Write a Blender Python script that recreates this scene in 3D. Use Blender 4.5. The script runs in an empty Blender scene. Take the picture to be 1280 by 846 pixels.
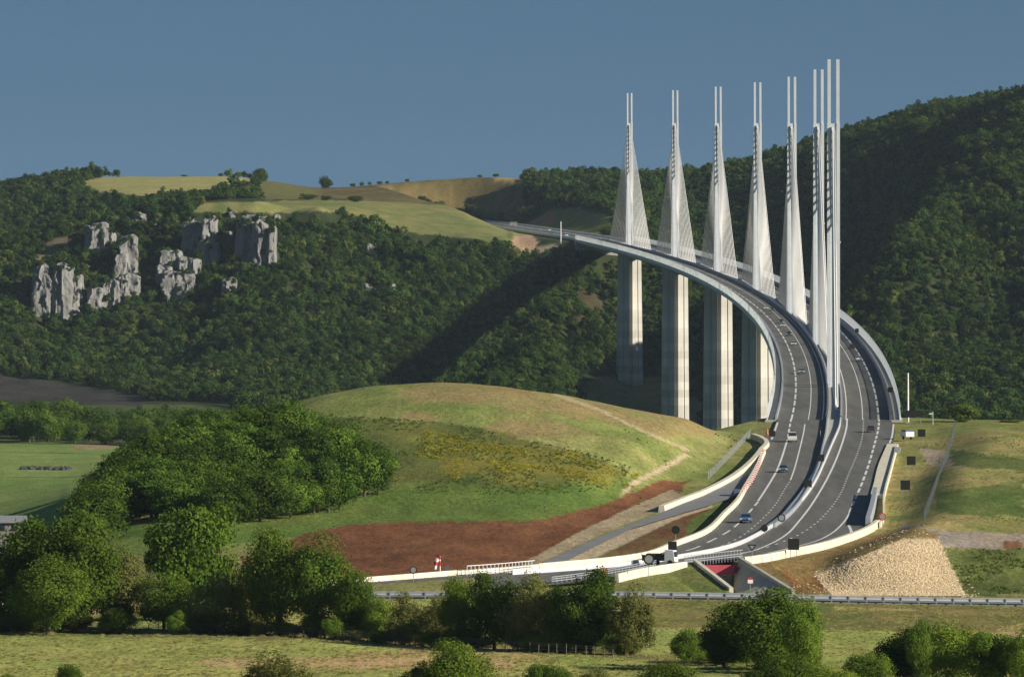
import bpy, math, random
import numpy as np
random.seed(7); RS = np.random.RandomState(11)
F = 8470.0; CZ = 45.0; HY = 410.0; CXP = 640.0       # focal length in photo pixels, camera height, horizon row
SLOPE = 0.03025; Z0 = -70.13                           # the road climbs 3 % away from the camera
C = bpy.context.scene.collection
PI = math.pi

def X_of(px, D): return (px - CXP) * D / F
def Z_of(py, D): return CZ - (py - HY) * D / F
def plane(D): return CZ + Z0 + SLOPE * D
def on_plane(px, py):
    D = 594000.0 / (py - 153.8); return (X_of(px, D), D, plane(D))

# ------------------------------------------------------------------ noise
_tab = RS.rand(256, 256)
def vnoise(x, y):
    xi = np.floor(x).astype(int); yi = np.floor(y).astype(int)
    fx = x - xi; fy = y - yi; fx = fx*fx*(3-2*fx); fy = fy*fy*(3-2*fy)
    a = _tab[xi & 255, yi & 255]; b = _tab[(xi+1) & 255, yi & 255]
    c = _tab[xi & 255, (yi+1) & 255]; d = _tab[(xi+1) & 255, (yi+1) & 255]
    return (a*(1-fx)+b*fx)*(1-fy) + (c*(1-fx)+d*fx)*fy
def fbm(x, y, o=4):
    s = 0; a = 0.5; t = 0
    for k in range(o):
        s = s + a*vnoise(x*2**k + 17.3*k, y*2**k + 5.1*k); t += a; a *= 0.5
    return s/t*2 - 1
def inside(px, py, poly):
    r = np.zeros(px.shape, bool); n = len(poly)
    for i in range(n):
        x1, y1 = poly[i]; x2, y2 = poly[(i+1) % n]
        if y1 == y2: continue
        c = ((y1 > py) != (y2 > py)) & (px < (x2-x1)*(py-y1)/(y2-y1)+x1)
        r ^= c
    return r
def dist_poly(x, y, poly, closed=True):
    d = np.full(x.shape, 1e9); n = len(poly)
    for i in range(n if closed else n-1):
        x1, y1 = poly[i][:2]; x2, y2 = poly[(i+1) % n][:2]
        L = (x2-x1)**2+(y2-y1)**2 + 1e-9
        t = np.clip(((x-x1)*(x2-x1)+(y-y1)*(y2-y1))/L, 0, 1)
        d = np.minimum(d, np.hypot(x-x1-t*(x2-x1), y-y1-t*(y2-y1)))
    return d
def smooth(a, b, x):
    t = np.clip((x-a)/(b-a), 0, 1); return t*t*(3-2*t)

# ------------------------------------------------------------------ materials
def mat(name, col, rough=0.8, metal=0.0, noise=0.0, nscale=1.0, bump=0.0, trans=0.0, spec=0.3, stretch=(1,1,1), alpha=1.0):
    m = bpy.data.materials.new(name); m.use_nodes = True
    nt = m.node_tree; N = nt.nodes; L = nt.links; b = N['Principled BSDF']
    b.inputs['Base Color'].default_value = (*col, 1); b.inputs['Roughness'].default_value = rough
    b.inputs['Metallic'].default_value = metal; b.inputs['Specular IOR Level'].default_value = spec
    b.inputs['Alpha'].default_value = alpha
    if noise > 0 or bump > 0:
        tc = N.new('ShaderNodeTexCoord'); mp = N.new('ShaderNodeMapping'); mp.inputs['Scale'].default_value = stretch
        L.new(tc.outputs['Object'], mp.inputs['Vector'])
        n = N.new('ShaderNodeTexNoise'); n.inputs['Scale'].default_value = nscale; n.inputs['Detail'].default_value = 6
        n.inputs['Roughness'].default_value = 0.65
        L.new(mp.outputs['Vector'], n.inputs['Vector'])
        if noise > 0:
            r = N.new('ShaderNodeMapRange'); r.inputs['From Min'].default_value = 0.3; r.inputs['From Max'].default_value = 0.7
            r.inputs['To Min'].default_value = 1-noise; r.inputs['To Max'].default_value = 1+noise
            L.new(n.outputs['Fac'], r.inputs['Value'])
            v = N.new('ShaderNodeVectorMath'); v.operation = 'SCALE'; v.inputs[0].default_value = col
            L.new(r.outputs['Result'], v.inputs['Scale']); L.new(v.outputs['Vector'], b.inputs['Base Color'])
        if bump > 0:
            bp = N.new('ShaderNodeBump'); bp.inputs['Strength'].default_value = 1; bp.inputs['Distance'].default_value = bump
            L.new(n.outputs['Fac'], bp.inputs['Height']); L.new(bp.outputs['Normal'], b.inputs['Normal'])
    return m
def leaf_mat(name, c1, c2, rndv=0.35):
    m = bpy.data.materials.new(name); m.use_nodes = True
    nt = m.node_tree; N = nt.nodes; L = nt.links; N.remove(N['Principled BSDF'])
    out = N['Material Output']
    at = N.new('ShaderNodeAttribute'); at.attribute_name = 'tint'
    oi = N.new('ShaderNodeObjectInfo')
    mx = N.new('ShaderNodeMix'); mx.data_type = 'RGBA'
    mx.inputs['A'].default_value = (*c1, 1); mx.inputs['B'].default_value = (*c2, 1)
    ad = N.new('ShaderNodeMath'); ad.operation = 'MULTIPLY_ADD'; ad.inputs[1].default_value = 0.5
    L.new(oi.outputs['Random'], ad.inputs[0])
    hf = N.new('ShaderNodeMath'); hf.operation = 'MULTIPLY'; hf.inputs[1].default_value = 0.55
    L.new(at.outputs['Fac'], hf.inputs[0]); L.new(hf.outputs[0], ad.inputs[2])
    L.new(ad.outputs[0], mx.inputs['Factor'])
    # brightness differs from tree to tree
    m2 = N.new('ShaderNodeMath'); m2.operation = 'MULTIPLY'; m2.inputs[1].default_value = 7.31
    L.new(oi.outputs['Random'], m2.inputs[0])
    fr = N.new('ShaderNodeMath'); fr.operation = 'FRACT'; L.new(m2.outputs[0], fr.inputs[0])
    mr = N.new('ShaderNodeMapRange'); mr.inputs['To Min'].default_value = 1-rndv; mr.inputs['To Max'].default_value = 1+rndv
    L.new(fr.outputs[0], mr.inputs['Value'])
    sc = N.new('ShaderNodeVectorMath'); sc.operation = 'SCALE'
    L.new(mx.outputs['Result'], sc.inputs[0]); L.new(mr.outputs['Result'], sc.inputs['Scale'])
    d = N.new('ShaderNodeBsdfDiffuse'); t = N.new('ShaderNodeBsdfTranslucent'); ms = N.new('ShaderNodeMixShader')
    ms.inputs['Fac'].default_value = 0.33
    L.new(sc.outputs['Vector'], d.inputs['Color']); L.new(sc.outputs['Vector'], t.inputs['Color'])
    L.new(d.outputs[0], ms.inputs[1]); L.new(t.outputs[0], ms.inputs[2]); L.new(ms.outputs[0], out.inputs['Surface'])
    return m

M = {}
M['asphalt'] = mat('asphalt', (0.13, 0.13, 0.124), 0.85, noise=0.28, nscale=0.35, stretch=(1, 0.06, 1), spec=0.25)
M['old_asphalt'] = mat('old_asphalt', (0.20, 0.205, 0.22), 0.9, noise=0.15, nscale=0.2)
M['paint'] = mat('road_paint', (0.75, 0.75, 0.73), 0.6, noise=0.12, nscale=0.8)
M['concrete'] = mat('concrete', (0.42, 0.41, 0.37), 0.85, noise=0.12, nscale=0.25, bump=0.02)
M['pale_wall'] = mat('pale_concrete', (0.66, 0.62, 0.50), 0.85, noise=0.30, nscale=0.9, bump=0.03, stretch=(1, 1, .35))
M['white_steel'] = mat('white_steel', (0.72, 0.75, 0.78), 0.45, noise=0.05, nscale=0.3)
M['mast'] = mat('mast_steel', (0.58, 0.62, 0.66), 0.45, noise=0.08, nscale=0.3)
M['cable'] = mat('cable_sheath', (0.82, 0.82, 0.80), 0.4)
M['deck_steel'] = mat('deck_steel', (0.60, 0.66, 0.68), 0.5, noise=0.06, nscale=0.15)
M['rail'] = mat('galvanised_rail', (0.42, 0.45, 0.50), 0.45, metal=0.3, noise=0.1, nscale=0.6)
M['rail_pale'] = mat('pale_rail', (0.58, 0.60, 0.62), 0.5, metal=0.1, noise=0.1, nscale=0.6)
M['mesh_wire'] = mat('mesh_wire', (0.09, 0.11, 0.12), 0.6, noise=0.1, nscale=2)
M['grey_stone'] = mat('grey_stone', (0.07, 0.07, 0.065), 0.95, noise=0.3, nscale=0.8)
M['navy_and_rail_shade'] = mat('navy_and_rail_shade', (0.10, 0.12, 0.19), 0.5, noise=0.1, nscale=0.6)  # navy paint; on two deck rails it stands for shade on grey steel
M['black'] = mat('black_plate', (0.012, 0.014, 0.014), 0.6, noise=0.2, nscale=2)
M['grey_metal'] = mat('grey_metal', (0.30, 0.32, 0.33), 0.5, metal=0.3, noise=0.1, nscale=2)
M['red'] = mat('red_paint', (0.55, 0.03, 0.02), 0.5, noise=0.08, nscale=2)
M['white'] = mat('white_paint', (0.8, 0.8, 0.8), 0.5, noise=0.05, nscale=2)
M['girder'] = mat('girder_red', (0.42, 0.07, 0.10), 0.55, noise=0.12, nscale=1.0)
M['wood'] = mat('weathered_wood', (0.13, 0.115, 0.095), 0.9, noise=0.25, nscale=4)
M['bark'] = mat('bark', (0.11, 0.085, 0.06), 0.95, noise=0.3, nscale=3, bump=0.03)
M['rock'] = mat('limestone', (0.205, 0.205, 0.20), 0.95, noise=0.4, nscale=0.25, bump=1.2, stretch=(1, 1, 0.22))
M['rubble'] = mat('rubble', (0.62, 0.49, 0.31), 0.95, noise=0.3, nscale=0.8, bump=0.05)
M['tyre'] = mat('tyre', (0.02, 0.02, 0.02), 0.8, noise=0.1, nscale=5)
M['glass'] = mat('car_glass', (0.02, 0.03, 0.035), 0.12, spec=0.6, noise=0.02, nscale=2)
M['lamp'] = mat('headlamp', (0.75, 0.77, 0.8), 0.2, noise=0.02, nscale=2)
M['taillamp'] = mat('tail_lamp', (0.4, 0.02, 0.02), 0.3, noise=0.02, nscale=2)
M['roof_tile'] = mat('grey_roof', (0.22, 0.23, 0.25), 0.8, noise=0.2, nscale=2)
M['render'] = mat('pale_render', (0.25, 0.24, 0.22), 0.9, noise=0.1, nscale=1)
M['leaf'] = leaf_mat('leaf_green', (0.065, 0.135, 0.018), (0.20, 0.265, 0.036))
M['leaf_dark'] = leaf_mat('leaf_dark', (0.035, 0.082, 0.012), (0.11, 0.17, 0.022))
M['leaf_grove'] = leaf_mat('leaf_grove', (0.032, 0.085, 0.014), (0.13, 0.20, 0.028), .45)
M['leaf_olive'] = leaf_mat('leaf_olive', (0.095, 0.115, 0.028), (0.20, 0.21, 0.06))
M['leaf_far'] = leaf_mat('leaf_wood', (0.016, 0.052, 0.016), (0.085, 0.135, 0.026), 0.5)
M['leaf_far2'] = leaf_mat('leaf_wood_light', (0.05, 0.085, 0.02), (0.14, 0.17, 0.04), 0.4)
M['leaf_far3'] = leaf_mat('leaf_wood_dark', (0.010, 0.034, 0.014), (0.03, 0.062, 0.020), 0.4)
M['scrub'] = leaf_mat('scrub_leaf', (0.13, 0.20, 0.045), (0.24, 0.30, 0.07))
M['broom'] = leaf_mat('broom_flower', (0.30, 0.31, 0.04), (0.58, 0.52, 0.05))
M['grass'] = leaf_mat('grass_blade', (0.24, 0.28, 0.08), (0.46, 0.41, 0.17))

def screen_mat():
    m = bpy.data.materials.new('wind_screen_acrylic'); m.use_nodes = True
    nt = m.node_tree; N = nt.nodes; L = nt.links; b = N['Principled BSDF']
    tc = N.new('ShaderNodeTexCoord'); n = N.new('ShaderNodeTexNoise'); n.inputs['Scale'].default_value = 0.05
    L.new(tc.outputs['Object'], n.inputs['Vector'])
    r = N.new('ShaderNodeMapRange'); r.inputs['To Min'].default_value = 0.35; r.inputs['To Max'].default_value = 0.65
    L.new(n.outputs['Fac'], r.inputs['Value'])
    b.inputs['Base Color'].default_value = (0.62, 0.70, 0.72, 1); b.inputs['Roughness'].default_value = 0.35
    t = N.new('ShaderNodeBsdfTranslucent'); t.inputs['Color'].default_value = (0.6, 0.68, 0.68, 1)
    a = N.new('ShaderNodeMixShader'); a.inputs['Fac'].default_value = 0.4
    L.new(b.outputs[0], a.inputs[1]); L.new(t.outputs[0], a.inputs[2])
    tr = N.new('ShaderNodeBsdfTransparent'); ms = N.new('ShaderNodeMixShader')
    L.new(r.outputs['Result'], ms.inputs['Fac']); L.new(tr.outputs[0], ms.inputs[1]); L.new(a.outputs[0], ms.inputs[2])
    L.new(ms.outputs[0], N['Material Output'].inputs['Surface'])
    return m
M['screen'] = screen_mat()

# ------------------------------------------------------------------ mesh building
class MB:
    def __init__(s): s.v = []; s.f = []
    def add(s, vs, fs):
        o = len(s.v); s.v += [tuple(v) for v in vs]; s.f += [tuple(i+o for i in f) for f in fs]
    def box(s, x0, x1, y0, y1, z0, z1):
        s.add([(x0,y0,z0),(x1,y0,z0),(x1,y1,z0),(x0,y1,z0),(x0,y0,z1),(x1,y0,z1),(x1,y1,z1),(x0,y1,z1)],
              [(0,3,2,1),(4,5,6,7),(0,1,5,4),(1,2,6,5),(2,3,7,6),(3,0,4,7)])
    def loft(s, secs, cap=True):                        # secs: list of rings (same length)
        n = len(secs[0]); o = len(s.v)
        for r in secs: s.v += [tuple(p) for p in r]
        for k in range(len(secs)-1):
            for i in range(n):
                j = (i+1) % n
                s.f.append((o+k*n+i, o+k*n+j, o+(k+1)*n+j, o+(k+1)*n+i))
        if cap:
            s.f.append(tuple(o+i for i in range(n-1, -1, -1)))
            s.f.append(tuple(o+(len(secs)-1)*n+i for i in range(n)))
    def tube(s, a, b, r0, r1=None, n=6):
        r1 = r0 if r1 is None else r1
        a = np.array(a, float); b = np.array(b, float); d = b-a; d /= (np.linalg.norm(d)+1e-9)
        u = np.cross(d, (0,0,1) if abs(d[2]) < .9 else (1,0,0)); u /= np.linalg.norm(u); w = np.cross(d, u)
        ring = lambda c, r: [tuple(c + r*(math.cos(2*PI*k/n)*u + math.sin(2*PI*k/n)*w)) for k in range(n)]
        s.loft([ring(a, r0), ring(b, r1)])
    def disc(s, c, r, ny=(0,-1,0), th=0.04, n=20):
        ny = np.array(ny, float); ny /= np.linalg.norm(ny); c = np.array(c, float)
        s.tube(c - ny*th/2, c + ny*th/2, r, r, n)
    def build(s, name, m, parent=None, sm=False):
        me = bpy.data.meshes.new(name); me.from_pydata(s.v, [], s.f); me.validate()
        if m: me.materials.append(m)
        if sm:
            for p in me.polygons: p.use_smooth = True
        o = bpy.data.objects.new(name, me); C.objects.link(o)
        if parent: o.parent = parent
        return o
def fast_mesh(name, verts, faces, m=None, tint=None, sm=False, link=False):
    me = bpy.data.meshes.new(name); verts = np.asarray(verts, np.float32); faces = np.asarray(faces, np.int32)
    nf, k = faces.shape
    me.vertices.add(len(verts)); me.vertices.foreach_set('co', verts.ravel())
    me.loops.add(nf*k); me.loops.foreach_set('vertex_index', faces.ravel())
    me.polygons.add(nf); me.polygons.foreach_set('loop_start', np.arange(0, nf*k, k, dtype=np.int32))
    me.polygons.foreach_set('loop_total', np.full(nf, k, np.int32))
    me.update(calc_edges=True)
    if sm: me.polygons.foreach_set('use_smooth', np.ones(nf, bool))
    if m: me.materials.append(m)
    if tint is not None:
        a = me.attributes.new('tint', 'FLOAT', 'POINT'); a.data.foreach_set('value', np.asarray(tint, np.float32))
    return me
def tag(o, label=None, cat=None, group=None, kind=None):
    if label: o['label'] = label
    if cat: o['category'] = cat
    if group: o['group'] = group
    if kind: o['kind'] = kind
    return o
def empty(name, loc=(0,0,0), rz=0):
    o = bpy.data.objects.new(name, None); C.objects.link(o); o.location = loc; o.rotation_euler = (0,0,rz)
    o.empty_display_size = 0.5; return o
def kids(o): return [c for c in KID.get(o.name, [])]
KID = {}
def copy_tree(root, loc, rz=0, scale=None, mats=None):
    r = root.copy(); C.objects.link(r); r.location = loc; r.rotation_euler = (0,0,rz)
    for k in list(r.keys()):
        if k in ('group',): del r[k]
    if scale: r.scale = scale
    for ch in root.children:
        c = ch.copy(); C.objects.link(c); c.parent = r
        for g in ch.children:
            d = g.copy(); C.objects.link(d); d.parent = c
    return r

def catmull(pts, step=4.0):
    P = [np.array(p, float) for p in pts]; P = [2*P[0]-P[1]] + P + [2*P[-1]-P[-2]]; out = []
    for i in range(1, len(P)-2):
        n = max(2, int(np.linalg.norm(P[i+1]-P[i])/step))
        for k in range(n):
            t = k/n
            t0 = 0; t1 = t0+np.linalg.norm(P[i]-P[i-1])**.5+1e-6; t2 = t1+np.linalg.norm(P[i+1]-P[i])**.5+1e-6; t3 = t2+np.linalg.norm(P[i+2]-P[i+1])**.5+1e-6
            tt = t1+(t2-t1)*t
            A1=(t1-tt)/(t1-t0)*P[i-1]+(tt-t0)/(t1-t0)*P[i]; A2=(t2-tt)/(t2-t1)*P[i]+(tt-t1)/(t2-t1)*P[i+1]; A3=(t3-tt)/(t3-t2)*P[i+1]+(tt-t2)/(t3-t2)*P[i+2]
            B1=(t2-tt)/(t2-t0)*A1+(tt-t0)/(t2-t0)*A2; B2=(t3-tt)/(t3-t1)*A2+(tt-t1)/(t3-t1)*A3
            out.append((t2-tt)/(t2-t1)*B1+(tt-t1)/(t2-t1)*B2)
    out.append(P[-2]); return out
def frames(pts):
    P = np.array([p[:2] for p in pts]); T = np.gradient(P, axis=0); T /= np.linalg.norm(T, axis=1)[:, None]+1e-9
    return T, np.stack([T[:,1], -T[:,0]], 1)             # tangent and right-hand normal
def sweep(mb, pts, prof, closed=True):                   # prof: (offset to the right, height)
    T, R = frames(pts)
    rings = [[(p[0]+R[i][0]*o, p[1]+R[i][1]*o, p[2]+h) for o, h in prof] for i, p in enumerate(pts)]
    if closed: mb.loft(rings)
    else:
        o = len(mb.v); n = len(prof)
        for r in rings: mb.v += r
        for k in range(len(rings)-1):
            for i in range(n-1): mb.f.append((o+k*n+i, o+k*n+i+1, o+(k+1)*n+i+1, o+(k+1)*n+i))
def box_prof(w, h, b=0.0): return [(-w/2, b), (w/2, b), (w/2, h), (-w/2, h)]
def road_pts(pxs, step=4.0, dz=0.0):
    return [(p[0], p[1], plane(p[1])+dz) for p in catmull([on_plane(*q)[:2] for q in pxs], step)]
def arclen(pts):
    d = [0]
    for a, b in zip(pts, pts[1:]): d.append(d[-1]+math.hypot(b[0]-a[0], b[1]-a[1]))
    return np.array(d)
def cut(pts, s0, s1, L=None):
    L = arclen(pts) if L is None else L
    A = np.array([tuple(p) for p in pts]); ss = [s0] + [s for s in L if s0 < s < s1] + [s1]
    return [tuple(np.interp(s, L, A[:, k]) for k in range(3)) for s in ss]
def dashes(mb, pts, on, off, w, dz=0.02):
    L = arclen(pts); s = 0
    while s < L[-1]-on*0.3:
        q = cut(pts, s, min(s+on, L[-1]), L); q = [(a, b, c+dz) for a, b, c in q]
        sweep(mb, q, [(-w/2, 0), (w/2, 0)], closed=False); s += on+off
def line(mb, pts, w, dz=0.02):
    sweep(mb, [(p[0], p[1], p[2]+dz) for p in pts], [(-w/2, 0), (w/2, 0)], closed=False)

# ------------------------------------------------------------------ viaduct axis
def axis(D): t = D-2832.0; return 102.6 - 0.00916*t - t*t/40000.0
def axis_pts(D0, D1, step=9.0, off=0.0, dz=0.0):
    n = max(2, int((D1-D0)/step)); P = [(axis(D), D, plane(D)) for D in np.linspace(D0, D1, n+1)]
    T, R = frames(P); return [(p[0]+R[i][0]*off, p[1]+R[i][1]*off, p[2]+dz) for i, p in enumerate(P)]
DA, DB = 1602.0, 4062.0
MAST = [1806+342*i for i in range(7)]

# ------------------------------------------------------------------ traced outlines of the approach (photo rows/columns -> road plane)
LEFT_EDGE = [(972,523),(966,538),(961,549),(956,560),(951,573),(943,592),(930,612),(919,630),(905,645),(880,667),(846,681),(805,697),(760,704),(711,708),(672,712),(640,715),(584,718),(461,727),(380,735)]
RIGHT_EDGE = [(1113,523),(1119,540),(1107,578),(1096,617),(1084,654),(1062,669),(1025,679),(997,686),(968,691),(932,697),(880,702),(856,704.5),(820,711),(771,723),(700,730),(640,733.5),(560,735),(461,737),(380,742)]
SERVICE = [(963,541),(952,549),(959,556),(953,565),(946,574),(932,588),(911,603),(880,619),(853,629),(822,642),(758,667),(699,693),(675,704),(706,702),(735,687),(791,660),(853,641),(888,631),(914,622),(930,612),(943,592),(951,573),(956,560)]
FLAT = [(1150,520),(1170,560),(1128,600),(1112,654),(1075,672),(1025,688),(960,700),(880,706),(820,715),(771,726),(700,734),(640,739),(560,744),(461,751),(380,757),(380,733),(461,722),(600,710),(664,699),(720,668),(791,632),(850,608),(900,585),(935,555),(925,530),(960,520)]
def to_plane(poly): return [on_plane(*p)[:2] for p in poly]
FLAT_W = to_plane(FLAT)

# ------------------------------------------------------------------ terrain: height as a field over (bearing, distance)
# every column: (distance, photo row) knots from near to far
COLS = {
 -300: [(760,846),(900,785),(1000,745),(1100,760),(1300,690),(1600,640),(2000,590),(2400,556),(2900,520),(3300,505),(3500,470),(3700,410),(3850,340),(4000,290),(4250,275),(4600,245),(4950,238)],
 0:    [(760,846),(900,782),(1000,745),(1100,720),(1250,690),(1560,640),(2000,587),(2400,556),(2900,520),(3300,502),(3550,465),(3750,410),(3870,360),(3960,322),(4200,330),(4600,268),(4950,241)],
 100:  [(760,846),(900,780),(1000,744),(1080,710),(1200,664),(1330,640),(2000,589),(2400,556),(2900,520),(3300,502),(3550,470),(3760,405),(3880,330),(3980,283),(4200,300),(4600,240),(4950,222)],
 200:  [(760,846),(900,778),(1000,743),(1060,715),(1180,655),(1380,565),(1700,600),(2400,560),(2900,520),(3300,500),(3550,470),(3760,400),(3880,310),(3990,262),(4250,258),(4600,236),(4950,222)],
 300:  [(760,846),(895,780),(1000,742),(1060,715),(1190,655),(1400,528),(1650,580),(2400,570),(2900,530),(3300,503),(3550,460),(3760,390),(3880,300),(4010,260),(4300,252),(4650,232),(4950,221)],
 400:  [(760,846),(880,788),(1000,742),(1060,716),(1190,655),(1420,493),(1650,560),(2400,600),(2900,540),(3300,505),(3550,450),(3760,380),(3900,310),(4040,264),(4350,252),(4600,247),(4950,238)],
 500:  [(760,846),(870,795),(1000,742),(1055,718),(1190,651),(1430,480),(1680,560),(2400,620),(2900,560),(3300,510),(3550,450),(3760,385),(3900,330),(4050,292),(4400,257),(4650,246),(4950,229)],
 560:  [(760,846),(865,798),(1000,742),(1050,718),(1190,650),(1440,478),(1680,560),(2400,640),(2900,570),(3300,515),(3550,450),(3760,385),(3900,335),(4060,297),(4400,259),(4650,250),(4950,224)],
 620:  [(760,846),(860,801),(1000,743),(1048,722),(1190,650),(1440,482),(1680,580),(2400,670),(2900,590),(3300,525),(3550,455),(3760,395),(3910,340),(4070,303),(4450,264),(4650,262),(4950,221)],
 700:  [(760,846),(850,806),(1000,744),(1045,727),(1200,645),(1440,493),(1680,600),(2400,720),(2900,620),(3300,530),(3560,490),(3780,410),(3930,345),(4070,302),(4300,283),(4600,262),(4950,228)],
 750: [(760,846),(845,808),(1000,745),(1045,728),(1210,642),(1445,505),(1680,610),(2400,740),(2900,630),(3300,555),(3640,518),(3845,488),(3988,385),(4085,302),(4275,289),(4550,262),(4900,223)],
 800: [(760,846),(840,811),(1000,746),(1045,729),(1220,640),(1450,516),(1680,620),(2400,760),(2900,640),(3300,560),(3640,520),(3845,488),(3990,385),(4090,303),(4250,290),(4500,262),(4850,226)],
 880:  [(760,846),(840,812),(1000,747),(1045,730),(1260,625),(1500,530),(1700,610),(2400,780),(2900,660),(3300,560),(3600,525),(3850,450),(4000,380),(4130,315),(4300,285),(4500,255),(4800,221)],
 940:  [(760,846),(840,812),(1000,748),(1065,730),(1300,612),(1550,540),(1720,620),(2400,780),(2900,660),(3300,560),(3550,500),(3800,430),(3980,360),(4130,310),(4300,275),(4500,235),(4750,210)],
 1040: [(760,846),(840,813),(1000,752),(1060,741),(1090,694),(1590,528),(1740,610),(2400,740),(2900,620),(3200,540),(3450,480),(3700,410),(3900,345),(4100,285),(4300,240),(4500,200),(4750,174)],
 1130: [(760,846),(840,813),(1000,754),(1052,742),(1105,672),(1590,528),(1740,590),(2300,640),(2700,600),(3100,530),(3350,480),(3600,410),(3850,330),(4050,265),(4250,215),(4450,170),(4750,147)],
 1200: [(760,846),(840,813),(1000,756),(1056,743),(1115,678),(1620,526),(1760,570),(2300,600),(2700,570),(3050,530),(3300,480),(3550,410),(3800,330),(4000,260),(4200,200),(4400,150),(4700,131)],
 1300: [(760,846),(840,813),(1000,758),(1060,744),(1110,690),(1650,524),(1780,560),(2300,590),(2700,560),(3000,530),(3250,480),(3500,410),(3750,325),(3950,250),(4150,180),(4350,130),(4650,114)],
 1600: [(760,846),(840,813),(1000,762),(1080,744),(1120,700),(1700,530),(1850,560),(2300,570),(2700,550),(3000,520),(3250,470),(3500,390),(3750,300),(3950,210),(4150,130),(4350,80),(4650,52)],
}
PXS = np.array(sorted(COLS)); NK = 17
KD = np.array([[COLS[p][k][0] for k in range(NK)] for p in PXS], float)
KZ = np.array([[Z_of(COLS[p][k][1], COLS[p][k][0]) for k in range(NK)] for p in PXS], float)
def pchip(x, y, xi):
    h = np.diff(x); d = np.diff(y)/h; m = np.zeros_like(y)
    for i in range(1, len(x)-1):
        if d[i-1]*d[i] > 0:
            w1 = 2*h[i]+h[i-1]; w2 = h[i]+2*h[i-1]; m[i] = (w1+w2)/(w1/d[i-1]+w2/d[i])
    m[0] = d[0]; m[-1] = d[-1]
    k = np.clip(np.searchsorted(x, xi)-1, 0, len(x)-2); t = (xi-x[k])/h[k]
    return ((1+2*t)*(1-t)**2)*y[k] + t*(1-t)**2*h[k]*m[k] + t*t*(3-2*t)*y[k+1] + t*t*(t-1)*h[k]*m[k+1]
GPX = np.concatenate([np.array([-9000,-7000,-5400,-4200,-3200,-2400,-1800,-1400,-1050,-800,-600,-480.]), np.arange(-400, 1684, 4.0), np.array([1760,1900,2100,2400,2900,3500,4300,5300,6500,8000,9500.])])
GD = np.concatenate([[150,260,380,500,600,680], np.arange(740, 1000, 6), np.arange(1000, 1640, 3), np.arange(1640, 2400, 20), np.arange(2400, 3300, 25), np.arange(3300, 5000, 6.5), np.arange(5000, 6000, 60), [6200,6600,7200,8000,9000]])
def build_heights():
    cp = np.clip(GPX, -300, 1600)
    w = np.exp(-0.5*(np.arange(-60, 61, 6)/24.0)**2); w /= w.sum(); offs = np.arange(-60, 61, 6)
    H = np.zeros((len(GPX), len(GD)))
    for i, p in enumerate(cp):
        kd = sum(wi*np.array([np.interp(p+o, PXS, KD[:, k]) for k in range(NK)]) for wi, o in zip(w, offs))
        kz = sum(wi*np.array([np.interp(p+o, PXS, KZ[:, k]) for k in range(NK)]) for wi, o in zip(w, offs))
        xs = np.concatenate([[0, 400], kd, [kd[-1]+500, 9500]]); zs = np.concatenate([[CZ-22, CZ-36], kz, [kz[-1]-30, kz[-1]-120]])
        H[i] = pchip(xs, zs, GD)
    return H
H = build_heights()
PX, DD = np.meshgrid(GPX, GD, indexing='ij'); XX = (PX-CXP)*DD/F
H += 0.35*fbm(XX/14, DD/14, 3)*smooth(700, 760, DD)*(1-smooth(1600, 1700, DD)*0) 
H += 1.0*fbm(XX/60+3, DD/60, 3)*smooth(1150, 1300, DD)*(1-smooth(1500,1600,DD))
farw = smooth(3350, 3600, DD)*(1-smooth(4550, 4900, DD)*0.85)
calm = 1-.95*np.exp(-((PX-805)/62)**4)*smooth(3450, 3600, DD)*(1-smooth(3930, 4020, DD))
H += 8*fbm(XX/120+9, DD/160+4, 4)*farw*calm*(1-.85*smooth(4020, 4120, DD)*(1-smooth(640,720,PX)))
H += 11*calm*fbm(XX/42+2, DD/420+8, 3)*smooth(3450, 3650, DD)*(1-smooth(4020, 4120, DD)*(PX < 640))*(1-smooth(4400,4700,DD))*(1-.0*PX)
# side spurs and gullies running down the hillsides
def ridge(line, amp, wid):
    ds = [q[1] for q in line]; xs = [q[0] for q in line]
    c = np.interp(DD, ds, [X_of(a, b) for a, b in line])
    fade = smooth(ds[0]-80, ds[0]+60, DD)*(1-smooth(ds[-1]-60, ds[-1]+80, DD))
    return amp*np.exp(-((XX-c)/wid)**2)*fade
H += ridge([(540,3450),(600,3650),(690,4000)], -26, 34)
H += ridge([(640,3450),(690,3700),(735,3960)], 14, 26)
H += ridge([(880,3500),(960,3800),(1070,4250)], -16, 45)
H += ridge([(1020,3500),(1120,3800),(1230,4250)], 14, 45)
H += ridge([(1200,3400),(1260,3800),(1330,4250)], -10, 45)
H += ridge([(1170,3600),(1270,3900),(1400,4350)], 24, 62)  # spur added so that its left flank falls into shade
H += ridge([(1010,3700),(1075,3950),(1160,4350)], -12, 50)
# flatten to the road
nearw = (DD > 960) & (DD < 1680) & (np.abs(PX-780) < 500)
xs_, ys_ = XX[nearw], DD[nearw]
dp = dist_poly(xs_, ys_, FLAT_W); dp[inside(xs_, ys_, FLAT_W)] = 0
w = 1-smooth(0.5, 14, dp)
H[nearw] = H[nearw]*(1-w) + (plane(ys_)-0.45)*w
# the bank in front of the slip road on the left
br_ = np.interp(PX, [380,461,520,584,620], [733,727.6,723.4,719,718]); bc_ = 594000/(br_-153.8)-5
bk = smooth(-34, -16, DD-bc_)*(1-smooth(-2, 2, DD-bc_))*(1-smooth(592, 618, PX))*smooth(100, 300, PX)
H = H*(1-bk) + bk*np.maximum(H, CZ-(br_-HY)*bc_/F-.25-.03*np.maximum(bc_-DD-4, 0))
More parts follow.
